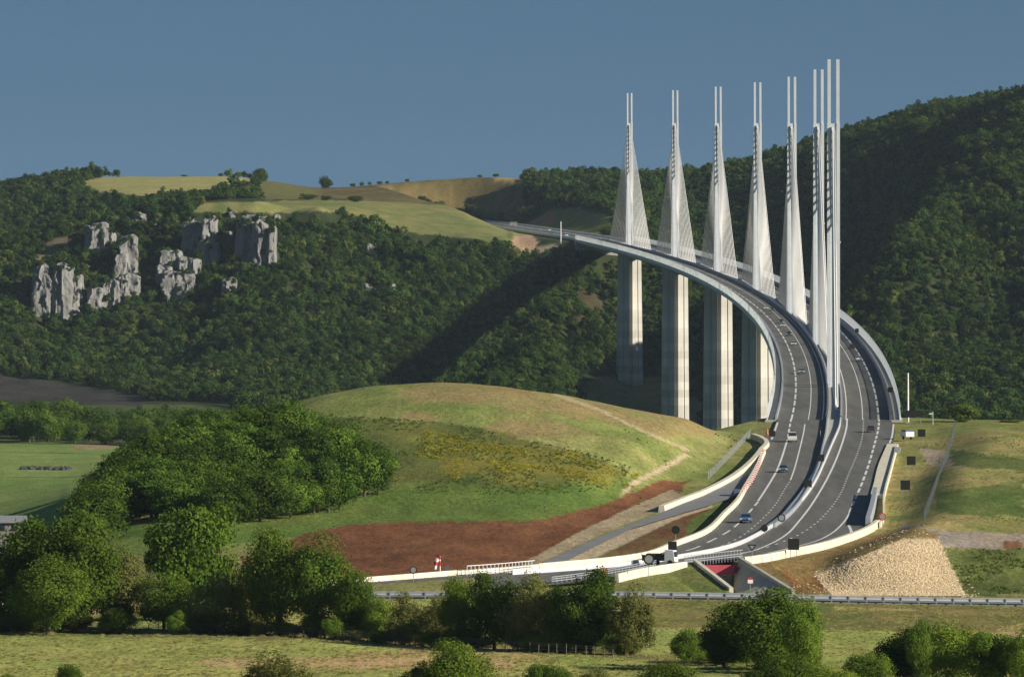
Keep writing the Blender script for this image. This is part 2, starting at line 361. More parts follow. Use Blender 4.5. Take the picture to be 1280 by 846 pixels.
# far end of the viaduct and the motorway beyond
FAR_C = [(axis(4062),4062),(44,4160),(30,4290),(10,4480),(-10,4660),(-40,4850)]
fw = (DD > 3990) & (DD < 4950) & (np.abs(PX-700) < 300)
xs_, ys_ = XX[fw], DD[fw]
dp = dist_poly(xs_, ys_, FAR_C, closed=False)
w = (1-smooth(18, 60, dp))*smooth(4040, 4075, ys_)
H[fw] = H[fw]*(1-w) + (plane(ys_)-0.8)*w
# keep the valley clear below the deck
bw = (DD > 1625) & (DD < 4050)
ax = np.interp(DD[bw].ravel(), np.linspace(1600, 4070, 200), [axis(d) for d in np.linspace(1600, 4070, 200)])
near = 1-smooth(20, 60, np.abs(XX[bw]-ax))
lim = plane(DD[bw]) - 1.0 - 0.16*np.minimum(DD[bw]-1625, 400)*1.0
lim = np.where(DD[bw] > 3000, plane(DD[bw]) - 1.5 - 0.30*(4050-DD[bw]), lim)
H[bw] = np.where(H[bw] > lim, H[bw]*(1-near)+lim*near, H[bw])
# cutting of the lane that passes under the motorway
UX0, UX1 = 29.5, 37.5; UD = 1080.0
cw = (DD > 990) & (DD < 1100) & (XX > 10) & (XX < 50)
d_ = DD[cw]; x_ = XX[cw]
lw = 29.1+(1078-d_)*0.0875; lz = CZ-(700+(1078-d_)*35/48-HY)*d_/F; rw_ = 36.05+(1083-d_)*0.145; rz_ = CZ-(699+(1083-d_)*41/48-HY)*d_/F
hh = H[cw].copy(); on = (d_ > 1026) & (d_ < 1080)
L_side = on & (x_ <= lw+.2); hh = np.where(L_side, np.maximum(hh, lz-.35-.35*np.maximum(lw-x_-2, 0)), hh)
L_side = on & (x_ <= lw+.2) & (x_ > lw-6); hh = np.where(L_side, lz-.35-.1*np.maximum(lw-x_-2, 0), hh)
R_side = on & (x_ >= rw_) ; hh = np.where(R_side & (x_ < rw_+5), rz_-.3, hh)
mid = (d_ > 1004) & (d_ < 1094) & (x_ > lw+.2) & (x_ < rw_)
hh = np.where(mid, np.minimum(hh, CZ-43.6), hh); H[cw] = hh

def ground_z(px, D):
    px = np.asarray(px, float); D = np.asarray(D, float)
    i = np.clip(np.searchsorted(GPX, px)-1, 0, len(GPX)-2); j = np.clip(np.searchsorted(GD, D)-1, 0, len(GD)-2)
    a = (px-GPX[i])/(GPX[i+1]-GPX[i]); b = (D-GD[j])/(GD[j+1]-GD[j])
    return H[i,j]*(1-a)*(1-b)+H[i+1,j]*a*(1-b)+H[i,j+1]*(1-a)*b+H[i+1,j+1]*a*b
def gz(x, y): return float(ground_z(CXP + x*F/y, y))
def hit(px, py, dmin=700, dmax=5100):                     # first ground point seen on a photo row
    Ds = np.arange(dmin, dmax, 3.0); z = ground_z(np.full(Ds.shape, px), Ds); rows = HY + (CZ-z)*F/Ds
    k = np.where(rows <= py)[0]
    D = Ds[k[0]] if len(k) else Ds[-1]
    return (X_of(px, D), D, gz(X_of(px, D), D))

CL = [(64,345,394,30),(135,352,386,30),(236,322,352,26),(262,300,334,26),(326,300,332,34),(136,288,312,20),(205,330,366,20),(150,318,352,16),(284,290,312,16),(90,362,396,20),(230,352,378,22),(52,330,398,22),(76,330,401,30),(96,345,392,16),(120,281,318,30),(160,296,352,22),(157,345,380,30),(118,356,389,20),(173,264,284,16),(196,268,282,8),(215,312,346,26),(222,338,376,38),(246,280,322,34),(262,270,332,20),(306,278,330,22),(326,278,336,22),(340,285,338,10),(318,270,300,34),(286,350,372,20),(238,266,284,8),(346,270,282,8),(464,306,322,12),(490,352,366,8),(397,357,370,8),(462,358,368,14),(290,262,275,10)]
CLD = [hit(cx, y1, 3400, 4100)[1]+2 for cx, y0, y1, w_ in CL]
for (cx, y0, y1, w_), D in zip(CL, CLD):
    W_ = w_*D/F/2; zt = Z_of(y0, D)-2.5; dx = np.abs(XX-X_of(cx, D))/W_
    m_ = (dx < 1.9) & (DD > D+9) & (DD < D+170)
    H[m_] = np.maximum(H[m_], zt-.05*(DD[m_]-D)-np.maximum(dx[m_]-.8, 0)**1.2*22)

# ground colours (what the soil, grass and stone are, not how they are lit)
YY = HY + (CZ-H)*F/DD
n1 = fbm(XX/9, DD/22, 4); n2 = fbm(XX/3.1+40, DD/9, 3); n3 = fbm(XX/40+7, DD/80, 3)
col = np.zeros(H.shape+(3,))
def setc(mask, c, v=0.25, c2=None):
    c = np.array(c); f = np.clip(0.5+0.9*n1[mask]+0.5*n3[mask], 0, 1)[:, None]
    base = c*(1-f)+np.array(c2)*f if c2 is not None else np.tile(c, (mask.sum(), 1))
    col[mask] = base*(1+v*n2[mask])[:, None]
def paint(poly, D0, D1, c, v=0.25, c2=None, jit=3.0):
    m = (DD >= D0) & (DD <= D1)
    mm = np.zeros(H.shape, bool)
    mm[m] = inside(PX[m]+jit*2*n1[m], YY[m]+jit*n2[m], poly); setc(mm, c, v, c2)
GREEN = (0.10, 0.145, 0.03); DRY = (0.26, 0.235, 0.095); OLIVE = (0.17, 0.18, 0.055)
setc(DD < 1e9, OLIVE, 0.3, DRY)
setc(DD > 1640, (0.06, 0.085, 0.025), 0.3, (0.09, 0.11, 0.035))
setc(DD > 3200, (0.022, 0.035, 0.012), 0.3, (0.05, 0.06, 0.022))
# near meadow
m_ = DD < 985; setc(m_, (0.27, 0.33, 0.08), 0.2, (0.43, 0.40, 0.13))
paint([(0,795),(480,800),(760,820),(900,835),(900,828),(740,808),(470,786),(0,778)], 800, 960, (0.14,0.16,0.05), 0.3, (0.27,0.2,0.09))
# left valley field
setc((DD > 1300) & (DD < 2450) & (PX < 230), (0.15, 0.235, 0.055), 0.12, (0.22, 0.28, 0.085))
paint([(95,556),(160,553),(160,560),(90,562)], 1900, 2500, (0.28,0.22,0.13))
# track below the cliffs
paint([(-60,470),(10,471),(100,482),(180,497),(180,508),(90,503),(0,500),(-60,500)], 2500, 3700, (0.06,0.052,0.048), 0.3, (0.035,0.035,0.03))
paint([(38,330),(60,302),(110,285),(150,262),(158,266),(118,292),(70,318),(40,338)], 3800, 4500, (0.16,0.13,0.08))
# plateau
paint([(92,229),(130,221),(315,219),(330,233),(240,238),(185,246),(120,240)], 4350, 5200, (0.36,0.32,0.13), 0.15, (0.28,0.28,0.10), 1.0)
paint([(320,234),(340,219),(402,232),(402,250),(330,250)], 4200, 5200, (0.13,0.13,0.045))
paint([(232,266),(260,254),(400,250),(500,252),(560,256),(600,262),(640,279),(668,298),(655,312),(600,300),(540,294),(470,284),(420,265),(330,266)], 3930, 4640, (0.14,0.175,0.05), 0.15, (0.25,0.23,0.09), 2.0)
paint([(396,238),(500,226),(600,218),(655,216),(658,270),(640,276),(560,256),(396,252)], 4450, 5300, (0.10,0.085,0.035), 0.3, (0.17,0.13,0.05), 2.0)
paint([(610,218),(652,216),(652,231),(630,228)], 4600, 5200, (0.33,0.25,0.11))
paint([(655,262),(720,260),(765,270),(770,298),(690,292),(640,284)], 4150, 4700, (0.11,0.14,0.04), 0.2, (0.16,0.17,0.05))
paint([(655,262),(692,262),(700,276),(672,284),(655,278)], 4150, 4700, (0.27,0.14,0.07))
paint([(640,298),(662,292),(672,300),(670,316),(650,318),(640,306)], 3950, 4300, (0.42,0.27,0.17), 0.2, (0.34,0.25,0.17))
paint([(655,312),(700,306),(705,312),(660,322)], 3900, 4200, (0.28,0.24,0.16))
paint([(690,335),(770,330),(770,420),(720,400)], 3600, 4000, (0.07,0.055,0.03), 0.3, (0.05,0.055,0.025))
paint([(705,500),(745,470),(830,470),(880,505),(880,560),(740,540)], 3350, 3900, (0.12,0.15,0.04), 0.3, (0.2,0.16,0.10))
# mound
mm = (DD > 1130) & (DD < 1700) & (PX > 100) & (PX < 945)
setc(mm, (0.18, 0.225, 0.058), 0.3, (0.27, 0.265, 0.095))
mr = (DD > 1195) & (DD < 1560) & (PX > 380) & (PX < 900) & (n3+0.6*n1 > 0.12) & (YY < 545)
setc(mr, (0.245,0.245,0.085), 0.2, (0.28,0.22,0.095))
paint([(380,520),(470,525),(560,528),(650,545),(720,565),(790,590),(770,612),(700,622),(520,622),(380,600)], 1150, 1500, (0.075,0.115,0.028), 0.4, (0.15,0.155,0.04), 5)
paint([(100,660),(380,640),(520,600),(640,610),(760,600),(800,598),(760,630),(690,652),(400,668),(100,700)], 1100, 1500, (0.10,0.165,0.032), 0.3, (0.15,0.20,0.045), 4)
paint([(560,545),(640,555),(720,565),(770,585),(765,606),(640,606),(560,590),(530,560)], 1150, 1500, (0.11,0.14,0.035), 0.4, (0.20,0.18,0.035), 6)
# ploughed red-brown field
paint([(380,667),(440,655),(560,651),(680,650),(760,628),(825,601),(862,601),(848,618),(791,636),(705,688),(664,708),(600,718),(461,730),(380,738),(340,740),(300,700)], 1000, 1350, (0.155,0.064,0.030), 0.35, (0.22,0.10,0.046), 2.2)
# earth shoulders of the service road
paint([(840,612),(858,622),(822,640),(758,665),(699,692),(672,706),(655,706),(664,698),(720,666),(791,633)], 1000, 1400, (0.42,0.34,0.22), 0.25, (0.34,0.27,0.17), 1)
paint([(888,629),(890,637),(853,646),(815,663),(742,698),(700,706),(706,700),(735,685),(791,659),(853,640)], 1000, 1400, (0.46,0.38,0.26), 0.2, None, 1)
paint([(742,700),(815,663),(850,647),(905,630),(916,626),(880,664),(846,676),(800,692)], 1000, 1350, (0.15,0.06,0.03), 0.3, (0.17,0.12,0.05), 1)
paint([(862,650),(912,624),(918,628),(880,662),(856,668)], 1000, 1350, (0.11,0.15,0.035), 0.3, None, 1)
# footpath over the mound
def pathpoly(pts, w): return [(x, y-w) for x, y in pts] + [(x, y+w) for x, y in pts[::-1]]
paint(pathpoly([(779,615),(792,604),(815,592),(835,582),(848,574),(862,566),(854,560)], 3.6), 1150, 1560, (0.46,0.37,0.24), 0.15, None, 0.5)
paint(pathpoly([(860,566),(850,558),(800,537),(750,512),(715,500),(690,492)], 1.9), 1150, 1560, (0.40,0.33,0.2), 0.15, None, 0.5)
# right-hand field
mm = (DD > 1110) & (DD < 1640) & (PX > 1090)
setc(mm, (0.19, 0.22, 0.06), 0.35, (0.34, 0.28, 0.11))
paint([(1145,560),(1200,562),(1208,585),(1160,582)], 1200, 1640, (0.36,0.30,0.22))
for pl in ([(1170,615),(1280,600),(1280,645),(1170,640)], [(1180,560),(1290,575),(1280,590),(1190,580)]):
    paint(pl, 1150, 1640, (0.09,0.14,0.03), 0.4, (0.15,0.17,0.05), 4)
paint([(1130,655),(1180,663),(1320,668),(1320,690),(1230,684),(1160,684),(1120,668)], 1000, 1300, (0.36,0.28,0.19), 0.2, (0.28,0.25,0.22), 2)
paint([(1252,676),(1275,676),(1278,686),(1250,685)], 1000, 1300, (0.20,0.10,0.05))
paint([(1178,686),(1400,684),(1400,744),(1200,744)], 1000, 1180, (0.075,0.11,0.025), 0.5, (0.14,0.16,0.045), 4)
# rock fill slope and grass verges around it
paint([(930,700),(1000,692),(1060,676),(1130,655),(1175,668),(1020,712),(1030,744),(930,744)], 1000, 1160, (0.16,0.145,0.05), 0.3, (0.27,0.17,0.07))
paint([(975,712),(1020,708),(1040,742),(990,742)], 1000, 1160, (0.24,0.09,0.03), 0.3, (0.16,0.13,0.05))
paint([(1018,717),(1060,700),(1128,672),(1172,672),(1206,744),(1040,744)], 1000, 1160, (0.50,0.40,0.25), 0.25, (0.40,0.31,0.19), 2)
# grass in front of the motorway
setc((DD > 985) & (DD < 1036) & (PX < 620), (0.26,0.24,0.09), 0.2, (0.20,0.21,0.07))
paint([(760,722),(860,706),(914,737),(914,745),(620,745),(620,735)], 990, 1080, (0.14,0.19,0.04), 0.2, (0.22,0.22,0.07), 1)
setc((DD > 900) & (DD < 996) & (PX > 600), (0.14,0.165,0.045), 0.35, (0.27,0.20,0.08))
m_ = (DD > 740) & (DD < 985) & (n3 > 0.25); setc(m_, (0.40,0.35,0.13), 0.2, (0.50,0.34,0.17))

def ground_material():
    m = bpy.data.materials.new('ground_cover'); m.use_nodes = True
    nt = m.node_tree; N = nt.nodes; L = nt.links; b = N['Principled BSDF']
    b.inputs['Roughness'].default_value = 0.95; b.inputs['Specular IOR Level'].default_value = 0.1
    at = N.new('ShaderNodeAttribute'); at.attribute_name = 'soil'
    g = N.new('ShaderNodeNewGeometry')
    n = N.new('ShaderNodeTexNoise'); n.inputs['Scale'].default_value = 1.1; n.inputs['Detail'].default_value = 8; n.inputs['Roughness'].default_value = 0.7
    mp = N.new('ShaderNodeMapping'); mp.inputs['Scale'].default_value = (1, 0.35, 1)
    L.new(g.outputs['Position'], mp.inputs['Vector']); L.new(mp.outputs['Vector'], n.inputs['Vector'])
    r = N.new('ShaderNodeMapRange'); r.inputs['From Min'].default_value = 0.3; r.inputs['From Max'].default_value = 0.7
    r.inputs['To Min'].default_value = 0.55; r.inputs['To Max'].default_value = 1.45; L.new(n.outputs['Fac'], r.inputs['Value'])
    s = N.new('ShaderNodeVectorMath'); s.operation = 'SCALE'
    L.new(at.outputs['Color'], s.inputs[0]); L.new(r.outputs['Result'], s.inputs['Scale']); L.new(s.outputs['Vector'], b.inputs['Base Color'])
    bp = N.new('ShaderNodeBump'); bp.inputs['Distance'].default_value = 0.35; bp.inputs['Strength'].default_value = 0.8
    L.new(n.outputs['Fac'], bp.inputs['Height']); L.new(bp.outputs['Normal'], b.inputs['Normal'])
    return m
nx, ny = H.shape
idx = np.arange(nx*ny).reshape(nx, ny)
faces = np.stack([idx[:-1,:-1], idx[1:,:-1], idx[1:,1:], idx[:-1,1:]], -1).reshape(-1, 4)
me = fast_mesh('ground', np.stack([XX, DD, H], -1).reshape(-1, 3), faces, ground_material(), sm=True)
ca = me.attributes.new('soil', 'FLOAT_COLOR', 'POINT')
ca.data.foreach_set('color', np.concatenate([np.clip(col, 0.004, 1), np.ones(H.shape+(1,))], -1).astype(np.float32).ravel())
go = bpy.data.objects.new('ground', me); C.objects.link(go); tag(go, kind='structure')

# ------------------------------------------------------------------ approach roads
def poly_sheet(name, poly, dz, m):
    mb = MB(); pts = [on_plane(*p) for p in poly]; mb.add([(x, y, z+dz) for x, y, z in pts], [tuple(range(len(pts)))])
    o = mb.build(name, m)
    import bmesh
    b = bmesh.new(); b.from_mesh(o.data); bmesh.ops.triangulate(b, faces=b.faces[:]); b.to_mesh(o.data); b.free()
    for p in o.data.polygons:
        if p.normal.z < 0: p.flip()
    return tag(o, kind='structure')
le = road_pts(LEFT_EDGE, 5); re_ = road_pts(RIGHT_EDGE, 5)
def resample(pts, n):
    L = arclen(pts); A = np.array([tuple(p) for p in pts]); s = np.linspace(0, L[-1], n)
    return [tuple(np.interp(v, L, A[:, k]) for k in range(3)) for v in s]
n_ = 160; A_, B_ = resample(le, n_), resample(re_, n_)
mb = MB(); mb.v = [(x, y, z) for x, y, z in A_] + [(x, y, z) for x, y, z in B_]
mb.f = [(i, n_+i, n_+i+1, i+1) for i in range(n_-1)]
tag(mb.build('motorway', M['asphalt']), kind='structure')
poly_sheet('service_road', SERVICE, -0.02, M['old_asphalt'])

mk = MB()
L1 = [(989,523),(987,534),(985,543)]
line(mk, road_pts([(983.5,552),(976.5,574),(971,588),(960,607),(947.6,626)], 4), 0.42)
dashes(mk, road_pts([(947.6,627),(943.5,631.7),(934.6,642),(914,661.5),(888,676),(860,687.5),(800,700),(711,712)], 4), 13, 9, 0.4)
dashes(mk, road_pts([(989,523),(987,534),(984,551)], 4), 18, 9, 0.42)
line(mk, road_pts([(1006,530),(1004.8,539),(998,567.6),(993,586),(988,600)], 4), 0.3)
dashes(mk, road_pts([(987,602),(984,606),(968,632),(950,651),(921.6,673),(880,690),(830,702),(740,714)], 4), 2.5, 5.5, 0.3)
# right-hand carriageway
R1 = [(1059,523),(1058,535),(1052,556),(1044,577),(1034,598),(1022,619),(1010,637),(998,652),(984,667),(962,680),(930,691),(880,698),(820,707)]
line(mk, road_pts(R1, 4), 0.4)
dashes(mk, road_pts([(1079.5,523),(1078,545),(1072,566),(1061,592),(1050,618),(1034,640),(1013,659),(988,673),(950,686),(900,696)], 4), 2.5, 5.5, 0.32)
dashes(mk, road_pts([(1099,523),(1098,535),(1094,552),(1086,580),(1077,605),(1067,628),(1061.5,641)], 4), 15, 7, 0.45)
line(mk, road_pts([(1062,641),(1055,652),(1040,666),(1020,676),(990,684),(960,691)], 4), 0.35)
line(mk, road_pts([(1117,530),(1115,545),(1112,554)], 4), 0.4)
line(mk, road_pts([(1060.5,655),(1064,666),(1060,670)], 4), 0.5)
line(mk, road_pts([(964.5,549),(968,540),(972,528)], 4), 0.45)
tag(mk.build('road_markings', M['paint']), kind='structure')

def wall(name, pxs, w, h, m, label, cat='barrier', group=None, step=4, dz=-0.5, top=None):
    mb = MB(); h = h*.78; w = w*.8; top = top*.8 if top else None; P = road_pts(pxs, step); sweep(mb, P, [(-w/2, dz), (w/2, dz), ((top or w)/2, h), (-(top or w)/2, h)])
    o = mb.build(name, m); return tag(o, label, cat, group)
wall('concrete_barrier', [(955,566),(945,588),(931,612),(921,629),(906,644),(881,667),(846,681),(805,696),(760,702.5),(711,707),(672,710.5)], 1.3, 1.05, M['pale_wall'], 'cream concrete barrier along the inner edge of the motorway beside the red-brown wedge', top=0.7)
wall('concrete_barrier', [(672,711),(640,714),(584,717.5),(520,722.5),(461,727),(380,734)], 0.8, 1.0, M['pale_wall'], 'long white barrier in front of the ploughed red-brown field', top=0.6)
wall('concrete_barrier', [(941,546),(952,550),(958.5,556),(952,564),(946,572),(932,586),(911,601),(880,616.5),(853,627),(827,637)], 1.6, 1.0, M['pale_wall'], 'thick cream barrier on the mound side of the slip road', top=1.2)
wall('concrete_barrier', [(1116,556),(1105,583),(1100,605),(1096,620)], 3.2, 0.35, M['pale_wall'], 'low wide cream kerb on the right edge of the motorway', top=3.0)
wall('concrete_barrier', [(1097,655),(1085,663),(1062,672.5),(1025,684),(989,691.5),(958,698),(929,702)], 1.1, 1.0, M['pale_wall'], 'curved cream barrier above the rock fill slope', top=0.9)
wall('concrete_barrier', [(857,708.5),(835,711.5),(800,717),(771,724)], 0.9, 1.1, M['pale_wall'], 'short cream wall on the grass bank left of the red underpass girder', top=0.7)
wall('concrete_barrier', [(1121,560),(1113,590),(1105,622),(1104,648),(1100,657)], 0.4, 0.8, M['pale_wall'], 'thin pale rail wall running down beside the round signs on the right verge', top=0.4)
MED_L = [(1034.5,523),(1032,545),(1028,563),(1024,582),(1017,600),(1008,617),(998,632),(985,646),(968,659)]
MED_R = [(1051,523),(1049,535),(1040,556),(1031,577),(1022,597),(1014,611),(1002,627),(987,642),(968,657),(945,671),(920,682.5),(890,690.5),(860,696),(820,702.5),(760,709),(711,713),(640,718)]
wall('median_barrier', MED_L, 0.55, 1.0, M['rail'], 'steel median barrier beside the oncoming carriageway below the first mast', top=0.4)
wall('median_barrier', MED_R, 0.42, 0.9, M['rail_pale'], 'white median barrier curving left down to the underpass', top=0.32)
wall('median_barrier', [(1026,572),(1021,588),(1012,605),(1004,617),(993,631),(980,646),(960,661)], 1.2, 0.7, M['rail'], 'short grey double rail between the carriageways under the black signs', top=1.0)
mb = MB(); a = road_pts(MED_L[:4], 4, 0.03); b = road_pts(MED_R[:6], 4, 0.03); a = resample(a, 30); b = resample(b, 30)
mb.v = a+b; mb.f = [(i, 30+i, 31+i, i+1) for i in range(29)]
tag(mb.build('median_strip', M['concrete']), kind='structure')
# tall grey barrier box on the right edge
mb = MB(); P = road_pts([(1094,619),(1090,640),(1085,657)], 4); sweep(mb, P, [(-0.5, -.2), (0.5, -.2), (0.4, 1.6), (-0.4, 1.6)])
tag(mb.build('barrier_screen', M['rail']), 'tall grey metal screen where the right edge meets the curved cream barrier', 'barrier')

# lower road with guard rail
def ground_line(pxs, lift=0.0, step=5):
    P = catmull([(X_of(px, D), D) for px, D in pxs], step); return [(p[0], p[1], gz(p[0], p[1])+lift) for p in P]
LOW = [(-400,1002),(300,1000),(640,1000),(860,1000),(1040,1001),(1280,1004),(1680,1008)]
LP = catmull([(X_of(px, D), D) for px, D in LOW], 6)
zl = np.array([gz(p[0], p[1]) for p in LP]); k_ = np.ones(9)/9; zs = np.convolve(np.pad(zl, 4, 'edge'), k_, 'valid')+0.25
LP = [(p[0], p[1], z) for p, z in zip(LP, zs)]
mb = MB(); sweep(mb, LP, [(-3.4,-1.5),(-3.3,0),(3.3,0),(3.4,-1.5)]); tag(mb.build('country_road', M['old_asphalt']), kind='structure')
mb = MB(); T_, R_ = frames(LP); L_ = arclen(LP)
base = empty('guard_rail', LP[0])
tag(base, 'long galvanised guard rail on posts along the country road in front', 'guard rail')
PR = [(p[0]+R_[i][0]*3.8-base.location[0], p[1]+R_[i][1]*3.8-base.location[1], p[2]-base.location[2]) for i, p in enumerate(LP)]
sweep(mb, PR, [(-0.04,0.25),(0.06,0.30),(0.0,0.52),(0.06,0.80),(-0.04,0.85)]); mb.build('rail', M['rail'], base)
s = 100.0; Lr = arclen(PR); A = np.array(PR)
while s < min(Lr[-1], 260):
    x, y, z = [np.interp(s, Lr, A[:, k]) for k in range(3)]
    q = MB(); q.box(x-.09, x+.09, y-.2, y-.08, z-1.0, z+.78); s += 2.6; q.build('post', M['grey_metal'], base)

# ------------------------------------------------------------------ viaduct
via = empty('cable_stayed_viaduct', (axis(DA), DA, plane(DA)))
tag(via, 'long white cable-stayed viaduct with seven masts curving across the valley', 'bridge')
O = np.array(via.location)
def rel(P): return [(p[0]-O[0], p[1]-O[1], p[2]-O[2]) for p in P]
AX = rel(axis_pts(DA, DB))
mb = MB(); sweep(mb, AX, [(-16,-.05),(16,-.05),(16,-1.1),(13.6,-2.7),(4,-4.2),(-4,-4.2),(-13.6,-2.7),(-16,-1.1)]); mb.build('deck', M['deck_steel'], via)
mb = MB(); sweep(mb, AX, [(-14.2, 0),(-1.9, 0)], False); sweep(mb, AX, [(1.9, 0),(14.2, 0)], False); mb.build('roadway', M['asphalt'], via)
mb = MB(); sweep(mb, AX, [(-1.9, 0.04),(1.9, 0.04)], False)
for s_ in (-1, 1): sweep(mb, AX, [(14.2*s_-0.0*s_, 0.04) if s_ > 0 else (-15.9, 0.04), (15.9, 0.04) if s_ > 0 else (-14.2, 0.04)], False)
mb.build('kerb_strips', M['concrete'], via)
mb = MB()
def ax_off(o): return rel(axis_pts(DA, DB, 9, o))
dashes(mb, ax_off(-10), 30, 10, 0.45); dashes(mb, ax_off(10.6), 30, 10, 0.45)
line(mb, ax_off(-6), 0.22); line(mb, ax_off(6.8), 0.22); line(mb, ax_off(2.9), 0.25); line(mb, ax_off(-2.7), 0.25)
mb.build('lane_markings', M['paint'], via)
for o, mm_, nm in ((-1.7, 'navy_and_rail_shade', 'median_rail'), (1.7, 'rail', 'median_rail'), (-13.6, 'rail', 'side_rail'), (13.4, 'navy_and_rail_shade', 'side_rail')):  # two rails get navy to paint in the shade on their steel
    mb = MB(); sweep(mb, ax_off(o), box_prof(0.42, 1.05, -0.02)); mb.build(nm, M[mm_], via)
for s_ in (-1, 1):
    mb = MB(); sweep(mb, ax_off(15.5*s_), [(0, 0.1), (0.35*s_, 1.6), (0.15*s_, 3.1)], False); w_ = mb.build('wind_screen', M['screen'], via)
    mb = MB(); sweep(mb, ax_off(15.5*s_+0.17*s_), box_prof(0.16, 3.2, 3.1)); P = np.array(ax_off(15.5*s_)); Lp = arclen(P); s = 3
    sweep(mb, ax_off(15.7*s_), box_prof(0.3, 0.45, -0.04))
    while s < Lp[-1]:
        x, y, z = [np.interp(s, Lp, P[:, k]) for k in range(3)]
        mb.box(x-.1+.1*s_, x+.1+.1*s_, y-.08, y+.08, z, z+3.1); s += 6.1
    mb.build('frame', M['white_steel'], w_)
# expansion strips and seams of the fascia
for D in np.arange(DA+32, DB, 60):
    mb = MB(); P = rel(axis_pts(D, D+0.5, 0.5)); sweep(mb, P, [(-16.03,-0.02),(-16.03,-1.1),(-13.65,-2.73)], False)
    mb.build('deck_seam', M['navy_and_rail_shade'], via)

def pylon_mesh():
    mb = MB()
    def sec(xa, xb, ya, yb, z): return [(xa, ya, z), (xb, ya, z), (xb, yb, z), (xa, yb, z)]
    for s_ in (-1, 1):
        for fx in (-1, 1):
            xa, xb = (0.8, 1.7) if fx > 0 else (-1.7, -0.8)
            mb.loft([sec(xa, xb, 7.2*s_-1.1, 7.2*s_+1.1, -0.5), sec(xa, xb, 1.25*s_-1.1, 1.25*s_+1.1, 38)])
        mb.loft([sec(-0.798, 0.798, 7.2*s_-.95, 7.2*s_+.95, -0.5), sec(-0.798, 0.798, 1.25*s_-.95, 1.25*s_+.95, 38)])
    for fx in (-1, 1):
        xa, xb = (0.8, 1.7) if fx > 0 else (-1.7, -0.8)
        mb.loft([sec(xa, xb, -2.35, 2.35, 38.003), sec(xa, xb, -1.9, 1.9, 70)])
        xa2, xb2 = (.72, 1.6) if fx > 0 else (-1.6, -.72)
        mb.loft([sec(xa2, xb2, -1.7, 1.7, 70.003), sec(xa2, xb2, -0.9, 0.9, 87)])
    mb.loft([sec(-.798, .798, -2.15, 2.15, 38.003), sec(-.798, .798, -1.7, 1.7, 69.9)])
    mb.box(-1.9, 1.9, -2.2, 2.2, 38.1, 38.6)
    return mb
anchor = MB()
for k in range(11):
    z = 43.5 + 2.45*k
    for s_ in (-1, 1): anchor.box(-1.15, -.32, s_*1.75-.4, s_*1.75+.4, z-.05, z+.08)
for s_ in (-1, 1): anchor.box(-.5, -.4, s_*2.0-.4, s_*2.0+.4, 43, 69)
cab_me = {}
